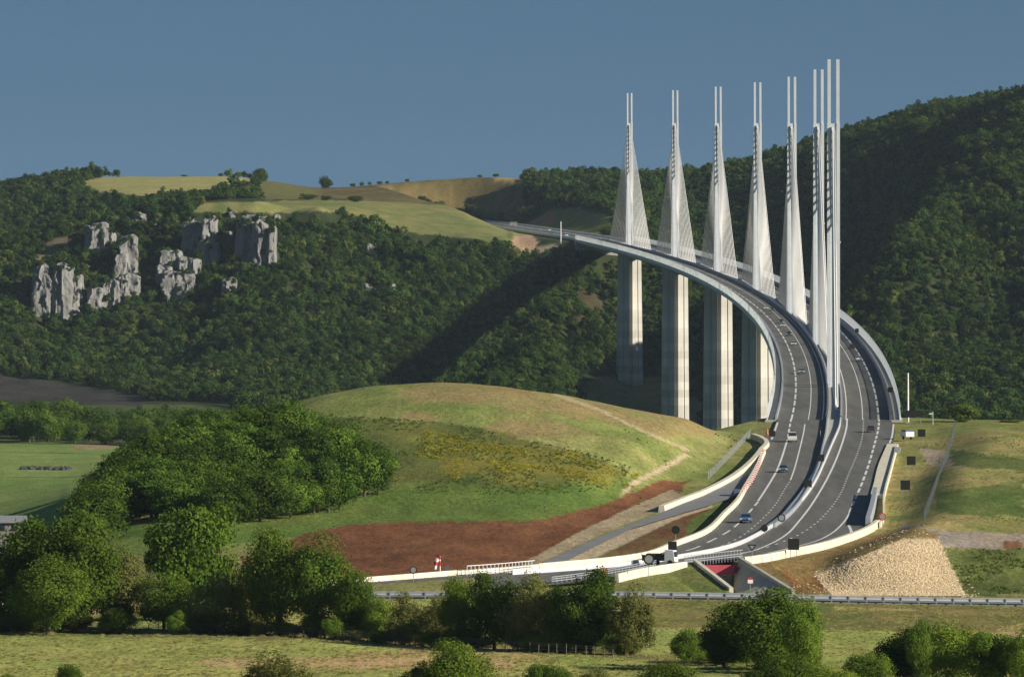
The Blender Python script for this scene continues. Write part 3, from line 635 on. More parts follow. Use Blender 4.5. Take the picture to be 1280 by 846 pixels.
for i, D in enumerate(MAST):
    T, R = frames(axis_pts(D-1, D+1, 1)); th = math.atan2(-T[1][0], T[1][1])
    if i == 0:
        py = pylon_mesh().build('pylon', M['mast'], via); pme = py.data
        an = anchor.build('cable_anchors', M['mast'], py); ame = an.data
    else:
        py = bpy.data.objects.new('pylon', pme); C.objects.link(py); py.parent = via
        an = bpy.data.objects.new('cable_anchors', ame); C.objects.link(an); an.parent = py
    py.location = (axis(D)-O[0], D-O[1], plane(D)-O[2]); py.rotation_euler = (0, 0, th)
    for s_ in (-1, 1):
        for k in range(11):
            if (s_, k) not in cab_me:
                c = MB(); y1 = s_*(26+12.3*k); z1 = 43.5+2.45*k
                for xo in (-.27, .27): c.tube((xo, s_*2.2, z1), (xo, y1, 0.1+SLOPE*y1), 0.15, 0.15, 5)
                c.tube((0, y1, -.2+SLOPE*y1), (0, y1-s_*1.2, 1.0+SLOPE*y1), .35, .3, 6)
                o = c.build('stay_cable', M['cable'], py, True); cab_me[(s_, k)] = o.data
            else:
                o = bpy.data.objects.new('stay_cable', cab_me[(s_, k)]); C.objects.link(o); o.parent = py
    # pier
    zb = min(gz(axis(D)+dx, D+dy) for dx in (-8, 8) for dy in (-10, 10)) - 3; zt = plane(D)-4.15; h = zt-zb
    pm = MB()
    def psec(z, w, d, y0):
        k = w/6.25; P = [(-6.25,0),(-4.2,-1.27),(-4.0,-.9),(-3.5,-1.2),(-3.3,-1.82),(-0.9,-3.3),(-0.75,-1.6),(0.75,-1.6),(0.9,-3.3),(3.3,-1.82),(3.5,-1.2),(4.0,-.9),(4.2,-1.27),(6.25,0),(0.9,3.3),(0.75,1.6),(-0.75,1.6),(-0.9,3.3)]
        return [(a*k, y0+b*d, z) for a, b in P]
    hs = min(90, h)
    for y0 in (-7.2, 7.2):
        pm.loft([psec(-h, 7.2, 1, y0*1.05) if h <= 90 else psec(-hs, 6.9, 1, y0), psec(0, 6.1, 1, y0)])
    if h > 90: pm.loft([psec(-h, 8.4, 4.6, 0), psec(-hs, 6.95, 3.3, 0)])
    pr = pm.build('pier', None, via); pr.location = (axis(D)-O[0], D-O[1], zt-O[2]); pr.rotation_euler = (0, 0, th)
    if 'pierm' not in M:
        m = mat('pier_concrete', (0.54, 0.53, 0.48), 0.9, noise=0.18, nscale=0.15, bump=0.05, stretch=(1, 1, 0.3)); M['pierm'] = m
        nt = m.node_tree; N = nt.nodes; L = nt.links; b = N['Principled BSDF']; src = b.inputs['Base Color'].links[0].from_socket
        g = N.new('ShaderNodeTexCoord'); sp = N.new('ShaderNodeSeparateXYZ'); L.new(g.outputs['Object'], sp.inputs[0])
        dv = N.new('ShaderNodeMath'); dv.operation = 'DIVIDE'; dv.inputs[1].default_value = 4.0; L.new(sp.outputs['Z'], dv.inputs[0])
        fl = N.new('ShaderNodeMath'); fl.operation = 'FLOOR'; L.new(dv.outputs[0], fl.inputs[0])
        wn = N.new('ShaderNodeTexWhiteNoise'); wn.noise_dimensions = '1D'; L.new(fl.outputs[0], wn.inputs['W'])
        r = N.new('ShaderNodeMapRange'); r.inputs['To Min'].default_value = 0.86; r.inputs['To Max'].default_value = 1.12; L.new(wn.outputs['Value'], r.inputs['Value'])
        s = N.new('ShaderNodeVectorMath'); s.operation = 'SCALE'; L.new(src, s.inputs[0]); L.new(r.outputs['Result'], s.inputs['Scale']); L.new(s.outputs['Vector'], b.inputs['Base Color'])
    pr.data.materials.append(M['pierm'])
# abutment blocks
for D0, D1 in ((DA-3, DA+14), (DB-14, DB+3)):
    mb = MB(); sweep(mb, rel(axis_pts(D0, D1, 4, 0, -0.08)), [(-16.2, -12), (16.2, -12), (16.2, 0), (-16.2, 0)]); mb.build('abutment', M['concrete'], via)

# motorway beyond the viaduct
FP = [(p[0], p[1], plane(p[1])) for p in catmull(FAR_C, 20)]
mb = MB(); sweep(mb, FP, [(-14,0),(14,0)], False); tag(mb.build('motorway_beyond', M['asphalt']), kind='structure')
mb = MB()
for o in (-9.5, -2.5, 2.5, 9.5): line(mb, [(p[0]+o, p[1], p[2]+.04) for p in FP], .35)
tag(mb.build('road_markings_beyond', M['paint']), kind='structure')
for o, lb in ((-14.3, 'far white guard rail on the cliff side of the motorway past the viaduct'), (0, 'far central white guard rail on the motorway past the viaduct'), (14.3, 'far white guard rail on the hill side of the motorway past the viaduct')):
    mb = MB(); sweep(mb, [(p[0]+o, p[1], p[2]) for p in FP], box_prof(.5, 1.0, -.5)); tag(mb.build('guard_rail', M['white_steel']), lb, 'guard rail')

# ------------------------------------------------------------------ underpass
ub = empty('underpass', (33.5, UD, plane(UD)))
tag(ub, 'small underpass with dark red girder and stone wing walls below the motorway', 'underpass')
g = MB(); z = 0
g.add([(-4.3,-2.4,-1.9),(1.6,-2.4,-1.7),(3.0,-1.0,-1.1),(-4.3,1.0,-1.7),(-4.3,-1.6,-0.2),(2.0,-1.6,-0.2),(3.1,-0.5,-0.75),(-4.3,1.0,-.3)], [(0,3,2,1),(4,5,6,7),(0,1,5,4),(1,2,6,5),(2,3,7,6),(3,0,4,7)])
g.build('girder', M['girder'], ub)
g = MB(); g.box(-5.2,-4.3, -2, 9, -8,-.8); g.build('side_wall', M['concrete'], ub)
g = MB(); g.box(2.2, 2.9, -.9, 9, -8, -1.2); g.build('side_wall', M['concrete'], ub)
g = MB(); g.box(-4.3, 2.9, 9.003, 9.6, -8, -.8); g.build('end_wall', M['concrete'], ub)
g = MB()                                              # left coping
a = np.array((X_of(869,1078), 1078, Z_of(700,1078)))-np.array(ub.location); b = np.array((X_of(914,1030), 1030, Z_of(735,1030)))-np.array(ub.location)
sweep(g, [tuple(a*(1-t)+b*t) for t in np.linspace(0,1,6)], [(-.35,-1.2),(.3,-1.2),(.3,0.1),(-.35,0.1)]); g.build('wing_wall', M['pale_wall'], ub)
g = MB()                                              # right paved slope
P1 = np.array((X_of(924,1083),1083,Z_of(698,1083))); P2 = np.array((X_of(992,1035),1035,Z_of(740,1035))); P3 = np.array((X_of(922,1035),1035,Z_of(752,1035))); P4 = np.array((X_of(917,1080),1080,Z_of(728,1080)))
o_ = np.array(ub.location); N_ = 10
for i in range(N_):
    t0, t1 = i/N_, (i+1)/N_
    a0, a1 = P1*(1-t0)+P2*t0, P1*(1-t1)+P2*t1; b0, b1 = P4*(1-t0)+P3*t0, P4*(1-t1)+P3*t1
    g.add([a0-o_, a1-o_, b1-o_, b0-o_, a0-o_-(0,0,.6), a1-o_-(0,0,.6), b1-o_-(0,0,.6), b0-o_-(0,0,.6)], [(0,1,2,3),(4,7,6,5),(0,4,5,1),(2,6,7,3)])
g.build('paved_slope', M['concrete'], ub)
g = MB(); sweep(g, [tuple(P1*(1-t)+P2*t-o_) for t in np.linspace(0,1,8)], [(-.3,-.5),(.3,-.5),(.3,.35),(-.3,.35)]); g.build('coping', M['concrete'], ub)
# parapet railing over the underpass
def railing(pxs, h, label, m='rail', sp=1.6, post='white_steel'):
    P = road_pts(pxs, 1.0); base = P[0]; e = empty('parapet_railing', base); tag(e, label, 'railing')
    Q = [(p[0]-base[0], p[1]-base[1], p[2]-base[2]) for p in P]
    a = MB()
    for hh in (0.35, 0.7, h): sweep(a, Q, [(-.05,hh-.06),(.05,hh-.06),(.05,hh+.04),(-.05,hh+.04)])
    a.build('rails', M[m], e); L = arclen(Q); A = np.array(Q); s = 0
    while s <= L[-1]:
        x, y, z = [np.interp(s, L, A[:, k]) for k in range(3)]; b = MB(); b.box(x-.06, x+.06, y-.06, y+.06, z-.4, z+h); s += sp; b.build('post', M[post], e)
    return e
railing([(856,705),(880,702.5),(905,699.5),(928,697)], 1.3, 'grey post and rail parapet above the red underpass girder', sp=1.0, post='rail')
railing([(584,719),(625,716),(668,712)], 1.5, 'white railing set on the long barrier beside the ploughed field', 'white_steel', 0.9)
railing([(690,729),(740,722.5),(770,717),(820,708)], 1.0, 'low grey railing on the near side of the motorway by the prohibition sign', 'rail', 1.6, 'rail')

# ------------------------------------------------------------------ signs
def post_base(px, py): 
    x, y, z = on_plane(px, py); return x, y, max(z, gz(x, y))
def square_sign(px, pyc, sz, base_py, label, rz=0.0, ground=False, two=True):
    if ground: x, y, z = hit(px, base_py)
    else: x, y, z = post_base(px, base_py)
    s = sz*y/F/2; zc = Z_of(pyc, y)-z; e = empty('traffic_sign', (x, y, z), rz); tag(e, label, 'road sign', 'road signs around the bend')
    a = MB(); a.box(-s, s, -.05, .05, zc-s, zc+s); pl = a.build('plate', M['black'], e)
    a = MB()
    for dx in ((-s*.55, s*.55) if two else (0,)): a.box(dx-.05, dx+.05, .055, .15, -.4, zc+s*.8)
    a.build('post', M['grey_metal'], e)
    a = MB()
    for hh in (-.5, .5): a.box(-s*.95, s*.95, .16, .19, zc+hh*s-.05, zc+hh*s+.05)
    a.build('bracket', M['grey_metal'], pl)
    return e
square_sign(840.5, 682, 11, 698, 'black square sign back in front of the wide cream barrier, below a round one')
square_sign(992, 680, 14, 694, 'largest black square sign back on the curved cream barrier')
square_sign(1010, 604.5, 9.5, 613, 'lower black square sign on the median between the carriageways', two=False)
square_sign(1026, 572, 8.5, 582, 'upper black square sign on the median between the carriageways', two=False)
square_sign(1139, 575.5, 11, 588, 'black square sign back in the right-hand grass, upper of the pair', ground=True)
square_sign(1131.6, 606, 12, 620, 'black square sign back in the right-hand grass, lower of the pair', ground=True)
square_sign(1152, 541, 9.5, 557, 'black sign plate on thin posts right of the viaduct end', ground=True)
square_sign(1113, 487, 6.5, 492.5, 'small black box plate on the right screen nearest the camera', two=False)
square_sign(1071.5, 413, 5, 418, 'small black box plate on the right screen farther up the deck', two=False)

def round_sign(px, pyc, r, base_py, label, face='black', rim=None, slash=False, ground=False):
    if ground: x, y, z = hit(px, base_py)
    else: x, y, z = post_base(px, base_py)
    k = y/F; r *= k; zc = Z_of(pyc, y)-z; e = empty('traffic_sign', (x, y, z)); tag(e, label, 'road sign', 'road signs around the bend')
    a = MB(); a.disc((0,0,zc), r, th=.05, n=24); p = a.build('plate', M[rim or face], e)
    if rim: a = MB(); a.disc((0,-.04,zc), r*.72, th=.03, n=24); a.build('face', M[face], p)
    if slash:
        a = MB(); t = .12*r
        a.add([(-r*.5-t,-.075,zc+r*.5-t),(-r*.5+t,-.075,zc+r*.5+t),(r*.5+t,-.075,zc-r*.5+t),(r*.5-t,-.075,zc-r*.5-t)], [(0,3,2,1)]); a.build('bar', M[rim], p)
    a = MB(); a.tube((0,.1,-.4),(0,.1,zc+r*.6), .06, .06, 8); a.build('post', M['grey_metal'], e); return e
round_sign(844.5, 662, 5.2, 676, 'round dark sign back on a pole above the black square sign by the wedge')
round_sign(811, 698.5, 6.8, 722, 'round grey-faced sign with dark rim beside the parked white truck', 'grey_metal', 'black')
round_sign(753.5, 715, 6.2, 728, 'white round prohibition sign with red ring and diagonal bar', 'white', 'red', True)
round_sign(955.5, 660, 4.4, 668, 'small round dark sign on the asphalt near the lower median end')
round_sign(977, 647, 5.0, 656, 'round grey sign with dark rim at the end of the double rail', 'grey_metal', 'black')
round_sign(1025.5, 535, 2.6, 546, 'tiny round sign in the median just below the first mast')
round_sign(1103, 645.5, 4.8, 659, 'round red-rimmed sign at the right edge by the tall grey screen', 'grey_metal', 'red')
round_sign(1122, 562, 4.2, 572, 'round grey sign on the verge beside the low wide kerb', 'grey_metal', 'rail')
round_sign(516.6, 712, 4.8, 727.5, 'round dark sign with pale centre standing left of the windsock', 'grey_metal', 'black')
# yield sign seen from behind
x, y, z = post_base(940, 697); e = empty('traffic_sign', (x, y, z)); tag(e, 'triangular yield sign pointing down by the curved cream barrier', 'road sign', 'road signs around the bend')
zc = Z_of(684, y)-z; a = MB(); s = .75
def tri(k, y0, y1): return [[(-s*k, yy, zc+s*.6*k+.05), (s*k, yy, zc+s*.6*k+.05), (0, yy, zc-s*.9*k+.05)] for yy in (y0, y1)]
a.loft(tri(1, .0, .05)); p = a.build('plate', M['black'], e); a = MB(); a.loft(tri(.55, -.03, -.003)); a.build('face', M['grey_metal'], p)
a = MB(); a.tube((0,.1,-.4),(0,.1,zc), .06, .06, 8); a.build('post', M['grey_metal'], e)
# red and white plate in the cutting of the underpass
x, y, z = X_of(938,1040), 1040, CZ-42.5; e = empty('traffic_sign', (x, y, z)); tag(e, 'red and white sign on the paved slope right of the underpass', 'road sign')
zc = Z_of(725, y)-z; a = MB(); a.box(-.4,.4,-.03,.03, zc-.45, zc+.1); a.build('plate', M['white'], e); a = MB(); a.box(-.4,.4,-.03,.03, zc+.103, zc+.4); a.build('band', M['red'], e)
a = MB(); a.box(-.05,.05,.035,.1,-1.5, zc+.5); a.build('post', M['grey_metal'], e)
# windsock
x, y, z = post_base(550, 719.5); e = empty('windsock', (x, y, z)); tag(e, 'red and white windsock hanging from a banded pole before the ploughed field', 'windsock')
Hs = Z_of(695, y)-z
for k in range(4):
    a = MB(); a.tube((0,0,Hs*k/4),(0,0,Hs*(k+1)/4), .09, .09, 8); a.build('pole_section', M['red' if k % 2 == 0 else 'white'], e)
cs = [(0,0,Hs), (-.35,0,Hs-.25), (-.6,0,Hs-.8), (-.7,0,Hs-1.4), (-.78,0,Hs-2.0)]
for k in range(4):
    a = MB(); a.tube(cs[k], cs[k+1], .42-.05*k, .38-.05*k, 10); a.build('sock_band', M['red' if k % 2 == 0 else 'white'], e)
x, y, z = post_base(559, 719); e = empty('marker_post', (x, y, z)); tag(e, 'short dark blue roadside box on the barrier right of the windsock', 'marker')
a = MB(); a.box(-.25,.25,-.2,.2,.6,1.5); a.build('box', M['navy_and_rail_shade'], e); a = MB(); a.box(-.08,.08,-.08,.08,-.3,.6); a.build('post', M['grey_metal'], e)

# red and white beacons along the slip road
pts = road_pts([(952.5,570),(949,583),(944,595),(938,606),(931,615),(927,621)], 1.0); L_ = arclen(pts); A_ = np.array(pts); nb = 17
for k in range(nb):
    s = L_[-1]*k/(nb-1); x, y, z = [np.interp(s, L_, A_[:, j]) for j in range(3)]
    if k == 0:
        e = empty('traffic_beacon', (x, y, z)); a = MB(); a.box(-.32,.32,-.25,.25,0,.12); a.build('foot', M['black'], e)
        a = MB(); a.box(-.28,.28,-.04,.04,.12,1.25); pl = a.build('panel', M['white'], e)
        a = MB()
        for q in range(3): a.add([(-.28,-.045,.2+q*.36),(.28,-.045,.34+q*.36),(.28,-.045,.50+q*.36),(-.28,-.045,.36+q*.36)], [(0,1,2,3)])
        a.build('stripes', M['red'], pl); b0 = e
    else: e = copy_tree(b0, (x, y, z))
    tag(e, 'red and white striped beacon in the row closing off the slip road', 'traffic beacon', 'striped beacons along the slip road')
# dark skid gate at the end of the beacons
x, y, z = on_plane(921, 619); e = empty('crash_cushion', (x, y, z)); tag(e, 'dark crash cushion at the tip of the cream barrier below the beacons', 'crash cushion')
a = MB(); 
for k in range(4): a.box(-.6+.04*k,.6-.04*k,-2+k,-1.06+k,.1,1.2)
a.build('cells', M['navy_and_rail_shade'], e); a = MB(); a.box(-.7,.7,-2.2,2.1,0,.098); a.build('base', M['grey_metal'], e)
x, y, z = on_plane(965, 546); e = empty('crash_cushion', (x, y, z)); tag(e, 'dark crash cushion at the foot of the left wind screen', 'crash cushion')
a = MB(); 
for k in range(3): a.box(-.7+.04*k,.7-.04*k,-1.5+k,-.56+k,.1,1.4)
a.build('cells', M['black'], e); a = MB(); a.box(-.8,.8,-1.7,1.6,0,.098); a.build('base', M['grey_metal'], e)
x, y, z = on_plane(959, 543); e = empty('traffic_cone', (x, y, z)); tag(e, 'orange cone beside the foot of the left wind screen', 'traffic cone')
M['orange'] = mat('orange', (0.6, 0.16, 0.04), .6, noise=.05, nscale=2)
a = MB(); a.tube((0,0,.05),(0,0,1.3),.36,.1,12); a.build('body', M['orange'], e); a = MB(); a.box(-.4,.4,-.4,.4,0,.048); a.build('base', M['black'], e)
# mast, gantry and cabinet to the right of the viaduct end
x, y, z = hit(1135, 529, 1400, 1640); e = empty('lamp_mast', (x, y, z)); tag(e, 'tall thin white mast right of the viaduct end', 'mast')
hh = Z_of(466, y)-z; a = MB(); a.tube((0,0,-.5),(0,0,hh),.26,.18,10); a.build('pole', M['white'], e); a = MB(); a.box(-.4,.4,-.4,.4,-.3,.3); a.build('base', M['concrete'], e)
x, y, z = hit(1143, 530, 1400, 1640); e = empty('overhead_sign', (x, y, z)); tag(e, 'dark wide sign board on posts behind the thin white mast', 'road sign')
zt = Z_of(513, y)-z; a = MB(); a.box(-2.1,2.1,-.1,.1,zt-1.6,zt); a.build('board', M['black'], e); a = MB()
for dx in (-1.5, 1.5): a.box(dx-.08,dx+.08,.11,.25,-.5,zt-.1)
a.build('post', M['grey_metal'], e)
x, y, z = hit(1166, 531, 1400, 1640); e = empty('lamp_post', (x, y, z)); tag(e, 'short grey lamp post right of the dark sign board', 'lamp post')
zt = Z_of(514, y)-z; a = MB(); a.tube((0,0,-.4),(0,0,zt),.12,.09,8); a.build('pole', M['rail'], e); a = MB(); a.box(-.9,.1,-.12,.12,zt-.7,zt-.45); a.build('lamp_head', M['white_steel'], e)
x, y, z = hit(701, 305, 3990, 4300); e = empty('lamp_mast', (x, y, z)); tag(e, 'thin white mast at the far end of the viaduct', 'mast')
zt = Z_of(277, y)-z; a = MB(); a.tube((0,0,-.5),(0,0,zt),.35,.28,8); a.build('pole', M['white'], e); a = MB(); a.box(-.7,.7,-.7,.7,-.4,.4); a.build('base', M['concrete'], e)
x, y, z = hit(642, 284, 4300, 4800); e = empty('roadside_hut', (x, y, z)); tag(e, 'small pale hut beside the far motorway', 'hut')
a = MB(); a.box(-2.4,2.4,-1.5,1.5,-.5,3.2); a.build('wall', M['render'], e); a = MB(); a.box(-2.7,2.7,-1.8,1.8,3.2,3.5); a.build('roof', M['roof_tile'], e); a = MB(); a.box(-.5,.5,-1.56,-1.503,-.4,1.9); a.build('door', M['navy_and_rail_shade'], e)

# ------------------------------------------------------------------ vehicles
def car_proto(name, kind='car'):
    L, W = (4.3, 1.78); e = empty(name, (0,0,0))
    if kind == 'van': prof = [(-2.2,.35),(2.2,.35),(2.25,.75),(2.15,1.0),(1.5,1.15),(-2.15,1.2),(-2.25,.8)]; top = [(-2.15,1.19),(1.3,1.17),(.55,1.78),(-1.95,1.86)]
    else: prof = [(-2.1,.32),(2.1,.32),(2.15,.6),(2.0,.80),(1.1,.93),(-1.5,.97),(-2.08,.9),(-2.15,.6)]; top = [(-1.75,.955),(1.0,.93),(.35,1.36),(-.25,1.45),(-1.25,1.4)]
    def side(mb, P, w0, w1, z0, z1):
        f = lambda z: w0+(w1-w0)*(z-z0)/(z1-z0)
        n = len(P); a = [(-f(z)/2, -x, z) for x, z in P]; b = [(f(z)/2, -x, z) for x, z in P]
        mb.add(a+b, [tuple(range(n-1,-1,-1)), tuple(range(n, 2*n))] + [(i, (i+1) % n, n+(i+1) % n, n+i) for i in range(n)])
    a = MB(); side(a, prof, 1.78, 1.72, .3, 1.2); a.build('body', None, e)
    a = MB(); side(a, top, 1.66, 1.22, .93, 1.9 if kind == 'van' else 1.5); g = a.build('windows', M['glass'], e)
    a = MB(); zt = 1.865 if kind == 'van' else 1.42; x0, x1 = (.3, 1.95) if kind == 'van' else (-.12, 1.18)
    a.box(-.62 if kind != 'van' else -.66, .62 if kind != 'van' else .66, x0, x1, zt-.06, zt+.05); a.build('roof', None, e)
    for sx in (-1, 1):
        for yy in (-1.35, 1.35):
            a = MB(); a.tube((sx*.72, yy, .32), (sx*.9, yy, .32), .32, .32, 14); w = a.build('wheel', M['tyre'], e)
            a = MB(); a.tube((sx*.90, yy, .32), (sx*.92, yy, .32), .18, .18, 10); a.build('rim', M['rail'], w)
        a = MB(); a.box(sx*.68-.17, sx*.68+.17, -2.17, -2.06, .58, .75); a.build('headlight', M['lamp'], e)
        a = MB(); a.box(sx*.7-.14, sx*.7+.14, 2.08, 2.19, .66, .86); a.build('tail_light', M['taillamp'], e)
        a = MB(); a.box(sx*.96-.09, sx*.96+.09, -.75, -.6, .9, 1.03); a.build('mirror', M['black'], e)
    a = MB(); a.box(-.5,.5,-2.19,-2.13,.38,.56); a.build('grille', M['black'], e)
    return e
CP = {'car': car_proto('car'), 'van': car_proto('van', 'van')}; used = set()
def car(px, py, kind, colr, label, D=None, off=None, facing=0, sc=1.0):
    if off is None: x, y, z = on_plane(px, py)
    else: y = D; x = axis(D)+off; z = plane(D)
    if off is None:
        # heading follows the nearest lane line
        P = np.array([p[:2] for p in (road_pts(R1, 4) if facing else road_pts([(989,523),(971,588),(947,626),(914,661),(860,687),(800,700)], 4))])
        k = int(np.argmin(np.hypot(P[:,0]-x, P[:,1]-y))); k = min(max(k, 1), len(P)-2); t = P[k+1]-P[k-1]
        if t[1] > 0: t = -t
    else:
        t = np.array([-(axis(D+1)-axis(D-1))/2, -1.0])
    rz = math.atan2(t[0], -t[1])                      # proto points to -y
    if facing: rz += PI
    mm = mat('car_paint', colr, 0.3, metal=0.2, noise=0.02, nscale=1, spec=0.5)
    p = CP[kind]
    e = copy_tree(p, (x, y, z+.02), rz); e.scale = (sc, sc, sc)
    for c in e.children:
        if c.name.split('.')[0] in ('body', 'roof'):
            c.data = c.data.copy(); c.data.materials.clear(); c.data.materials.append(mm)
    return tag(e, label, kind, 'vehicles on the motorway')
car(990.5, 552, 'van', (.8,.8,.78), 'white van driving down below the viaduct end', sc=1.12)
car(979, 590, 'car', (.12,.17,.22), 'blue-grey car following the curve above the beacon row')
car(932.5, 653, 'car', (.08,.17,.42), 'bright blue car lowest on the bend by the cream barrier', sc=1.08)
car(1088.5, 540, 'car', (.05,.06,.08), 'dark car driving away past the viaduct end', facing=1)
def on_deck(px, py, *a, **k):
    D = 594000/(py-153.8); off = X_of(px, D)-axis(D); return car(px, py, *a, D=D, off=off, **k)
on_deck(1002, 467, 'car', (.3,.36,.38), 'lone grey-green car on the deck beside the third lane')
on_deck(992, 432, 'car', (.6,.62,.62), 'silver car low in the queue on the left carriageway')
on_deck(986, 420, 'car', (.04,.04,.05), 'black car in the queue above the silver one')
on_deck(978.5, 409, 'car', (.65,.65,.63), 'white car in the middle of the queue')
on_deck(976, 404, 'car', (.05,.05,.06), 'dark car right behind the white one in the queue')
on_deck(965.5, 389, 'car', (.05,.06,.07), 'dark car at the head of the queue on the far curve')
on_deck(957.5, 387, 'car', (.7,.7,.7), 'pale car on the outer lane of the far curve')
on_deck(1064.5, 436, 'car', (.03,.03,.04), 'black car driving away beside the right screen', facing=1)
on_deck(1073, 451, 'car', (.62,.64,.66), 'silver car driving away on the right carriageway', facing=1)
FA = np.array(FAR_C)
for s, o, c_, lb in ((4190,-7,(.7,.7,.7),'white car first past the far end of the viaduct'), (4280,-6,(.05,.06,.08),'dark car on the far motorway behind the white mast'), (4400,6,(.65,.66,.68),'silver car on the hill side of the far motorway'), (4330,6,(.1,.1,.12),'dark grey car on the hill side of the far motorway')):
    xx = np.interp(s, FA[:,1], FA[:,0]); car(0, 0, 'van' if 'white' in lb and 'first' in lb else 'car', c_, lb, D=s, off=xx+o-axis(s), facing=o > 0)
# remove the prototypes (kept only as mesh sources)
for p in CP.values():
    for ch in list(p.children):
        for g in list(ch.children): bpy.data.objects.remove(g)
        bpy.data.objects.remove(ch)
    bpy.data.objects.remove(p)
# works truck parked on the near carriageway
x, y, z = on_plane(826, 706.5); e = empty('works_truck', (x, y, z+.02), math.radians(72)); tag(e, 'white works truck with dark load bed parked above the short cream wall', 'truck')
a = MB(); a.add([(-1,-2.6,.6),(1,-2.6,.6),(1,-.9,.6),(-1,-.9,.6),(-.95,-2.3,2.4),(.95,-2.3,2.4),(.95,-.9,2.5),(-.95,-.9,2.5)], [(0,3,2,1),(4,5,6,7),(0,1,5,4),(1,2,6,5),(2,3,7,6),(3,0,4,7)]); cb = a.build('cab', M['white'], e)
a = MB(); a.add([(-.85,-2.57,1.4),(.85,-2.57,1.4),(.85,-2.37,2.2),(-.85,-2.37,2.2)], [(0,1,2,3)]); a.build('windscreen', M['glass'], cb)
a = MB(); a.box(-1.05,1.05,-.8,2.8,.75,.9); a.box(-1.05,-.97,-.8,2.8,.9,1.7); a.box(.97,1.05,-.8,2.8,.9,1.7); a.box(-1.05,1.05,-.85,-.77,.9,2.0); a.build('load_bed', M['black'], e)
a = MB(); a.box(-.8,.8,0,2.2,.92,1.9); a.build('load', M['navy_and_rail_shade'], e)
for sx in (-1,1):
    for yy in (-1.8,.9,1.9):
        a = MB(); a.tube((sx*.75,yy,.45),(sx*1.0,yy,.45),.45,.45,14); a.build('wheel', M['tyre'], e)
# service van and gear by the right verge
x, y, z = on_plane(1134, 549); e = empty('works_trailer', (x, y, z), math.radians(20)); tag(e, 'blue-white works trailer on the verge at the right viaduct end', 'trailer')
a = MB(); a.box(-1,1,-1.6,1.6,.6,1.7); a.build('box', M['white_steel'], e); a = MB(); a.box(-.9,.9,-1.2,1.2,1.7,2.1); a.build('cover', M['navy_and_rail_shade'], e)
for sx in (-1,1):
    a = MB(); a.tube((sx*.8,0,.4),(sx*1.05,0,.4),.4,.4,12); a.build('wheel', M['tyre'], e)

# ------------------------------------------------------------------ buildings on the left
x, y = X_of(12, 1180), 1180; z = gz(x, y); e = empty('farmhouse', (x, y, z)); tag(e, 'grey-roofed low farmhouse at the left edge behind the trees', 'house')
zr = Z_of(644, y)-z; a = MB(); a.box(-4,2.6,-3,3,-1,zr-1.2); wl = a.build('wall', M['render'], e)
a = MB(); a.loft([[(-4.4,-3.5,zr-1.2),(-4.4,3.5,zr-1.2),(-4.4,0,zr)], [(3,-3.5,zr-1.2),(3,3.5,zr-1.2),(3,0,zr)]]); a.build('roof', M['roof_tile'], e)
a = MB(); a.box(-1.5,-.6,-3.06,-3.003,zr-2.6,zr-1.6); a.build('window', M['glass'], e); a = MB(); a.box(.6,1.5,-3.06,-3.003,zr-2.6,zr-1.6); a.build('window', M['glass'], e)
for cx, lb in ((262, 'cream shed glimpsed through the trees below the tallest crown'), (30, 'white shed glimpsed through the trees at the left edge')):
    x, y = X_of(cx, 965), 965; z = gz(x, y); e = empty('shed', (x, y, z)); tag(e, lb, 'shed')
    a = MB(); a.box(-3.2,3.2,-2,2,-.5,2.4); a.build('wall', M['white'], e); a = MB(); a.loft([[(-3.4,-2.3,2.4),(-3.4,2.3,2.4),(-3.4,0,3.1)],[(3.4,-2.3,2.4),(3.4,2.3,2.4),(3.4,0,3.1)]]); a.build('roof', M['roof_tile'], e)
    a = MB(); a.box(-.6,.6,-2.06,-2.003,-.3,1.9); a.build('door', M['wood'], e)

# ------------------------------------------------------------------ cliffs
def rock(cx, y0, y1, w, D, seed):
    r = np.random.RandomState(seed); nu, nv = 72, 46
    X0 = X_of(cx, D); zt = Z_of(y0, D); zb = Z_of(y1, D); W = w*D/F/2
    A, T = np.meshgrid(np.arange(nu)*2*PI/nu, np.linspace(0, 1, nv+1)); z = zb-5+(zt-zb+5)*T
    ca, sa = np.cos(A), np.sin(A); sq = (np.abs(ca)**5+np.abs(sa)**5)**(-1/5.)
    u = X0+ca*W; n_a = fbm(u/5+seed, z/14, 4); n_b = fbm(u/2.2+seed, z/5+sa, 3); led = np.floor((z+2.5*n_a)/3.4+seed)
    lj = (np.sin(led*12.9898)*43758.5) % 1.0
    crack = -np.abs(np.sin(u*.55+2.5*n_a+seed))**.35
    rr = sq*(1+.22*n_a+.10*n_b+.05*(lj-.5)+.24*(crack+.7))*(1.12-.10*T**4)
    top = 1-smooth(.95, 1.0, T)*.3; rr *= top
    sh = (fbm(u/6+3+seed, z*0+seed, 3))*3.0*T**2
    V = np.stack([X0+W*rr*ca, D+8+9*rr*sa+2.2*T*1.0, z+sh], -1).reshape(-1, 3)
    mb = MB(); mb.v = [tuple(v) for v in V]
    mb.f = [(j*nu+i, j*nu+(i+1) % nu, (j+1)*nu+(i+1) % nu, (j+1)*nu+i) for j in range(nv) for i in range(nu)] + [tuple(nv*nu+i for i in range(nu))]
    tag(mb.build('limestone_cliff', M['rock']), kind='structure')
for i, (cx, y0, y1, w_) in enumerate(CL):
    D = CLD[i]
    rock(cx, y0, y1, w_, D, 31+i)

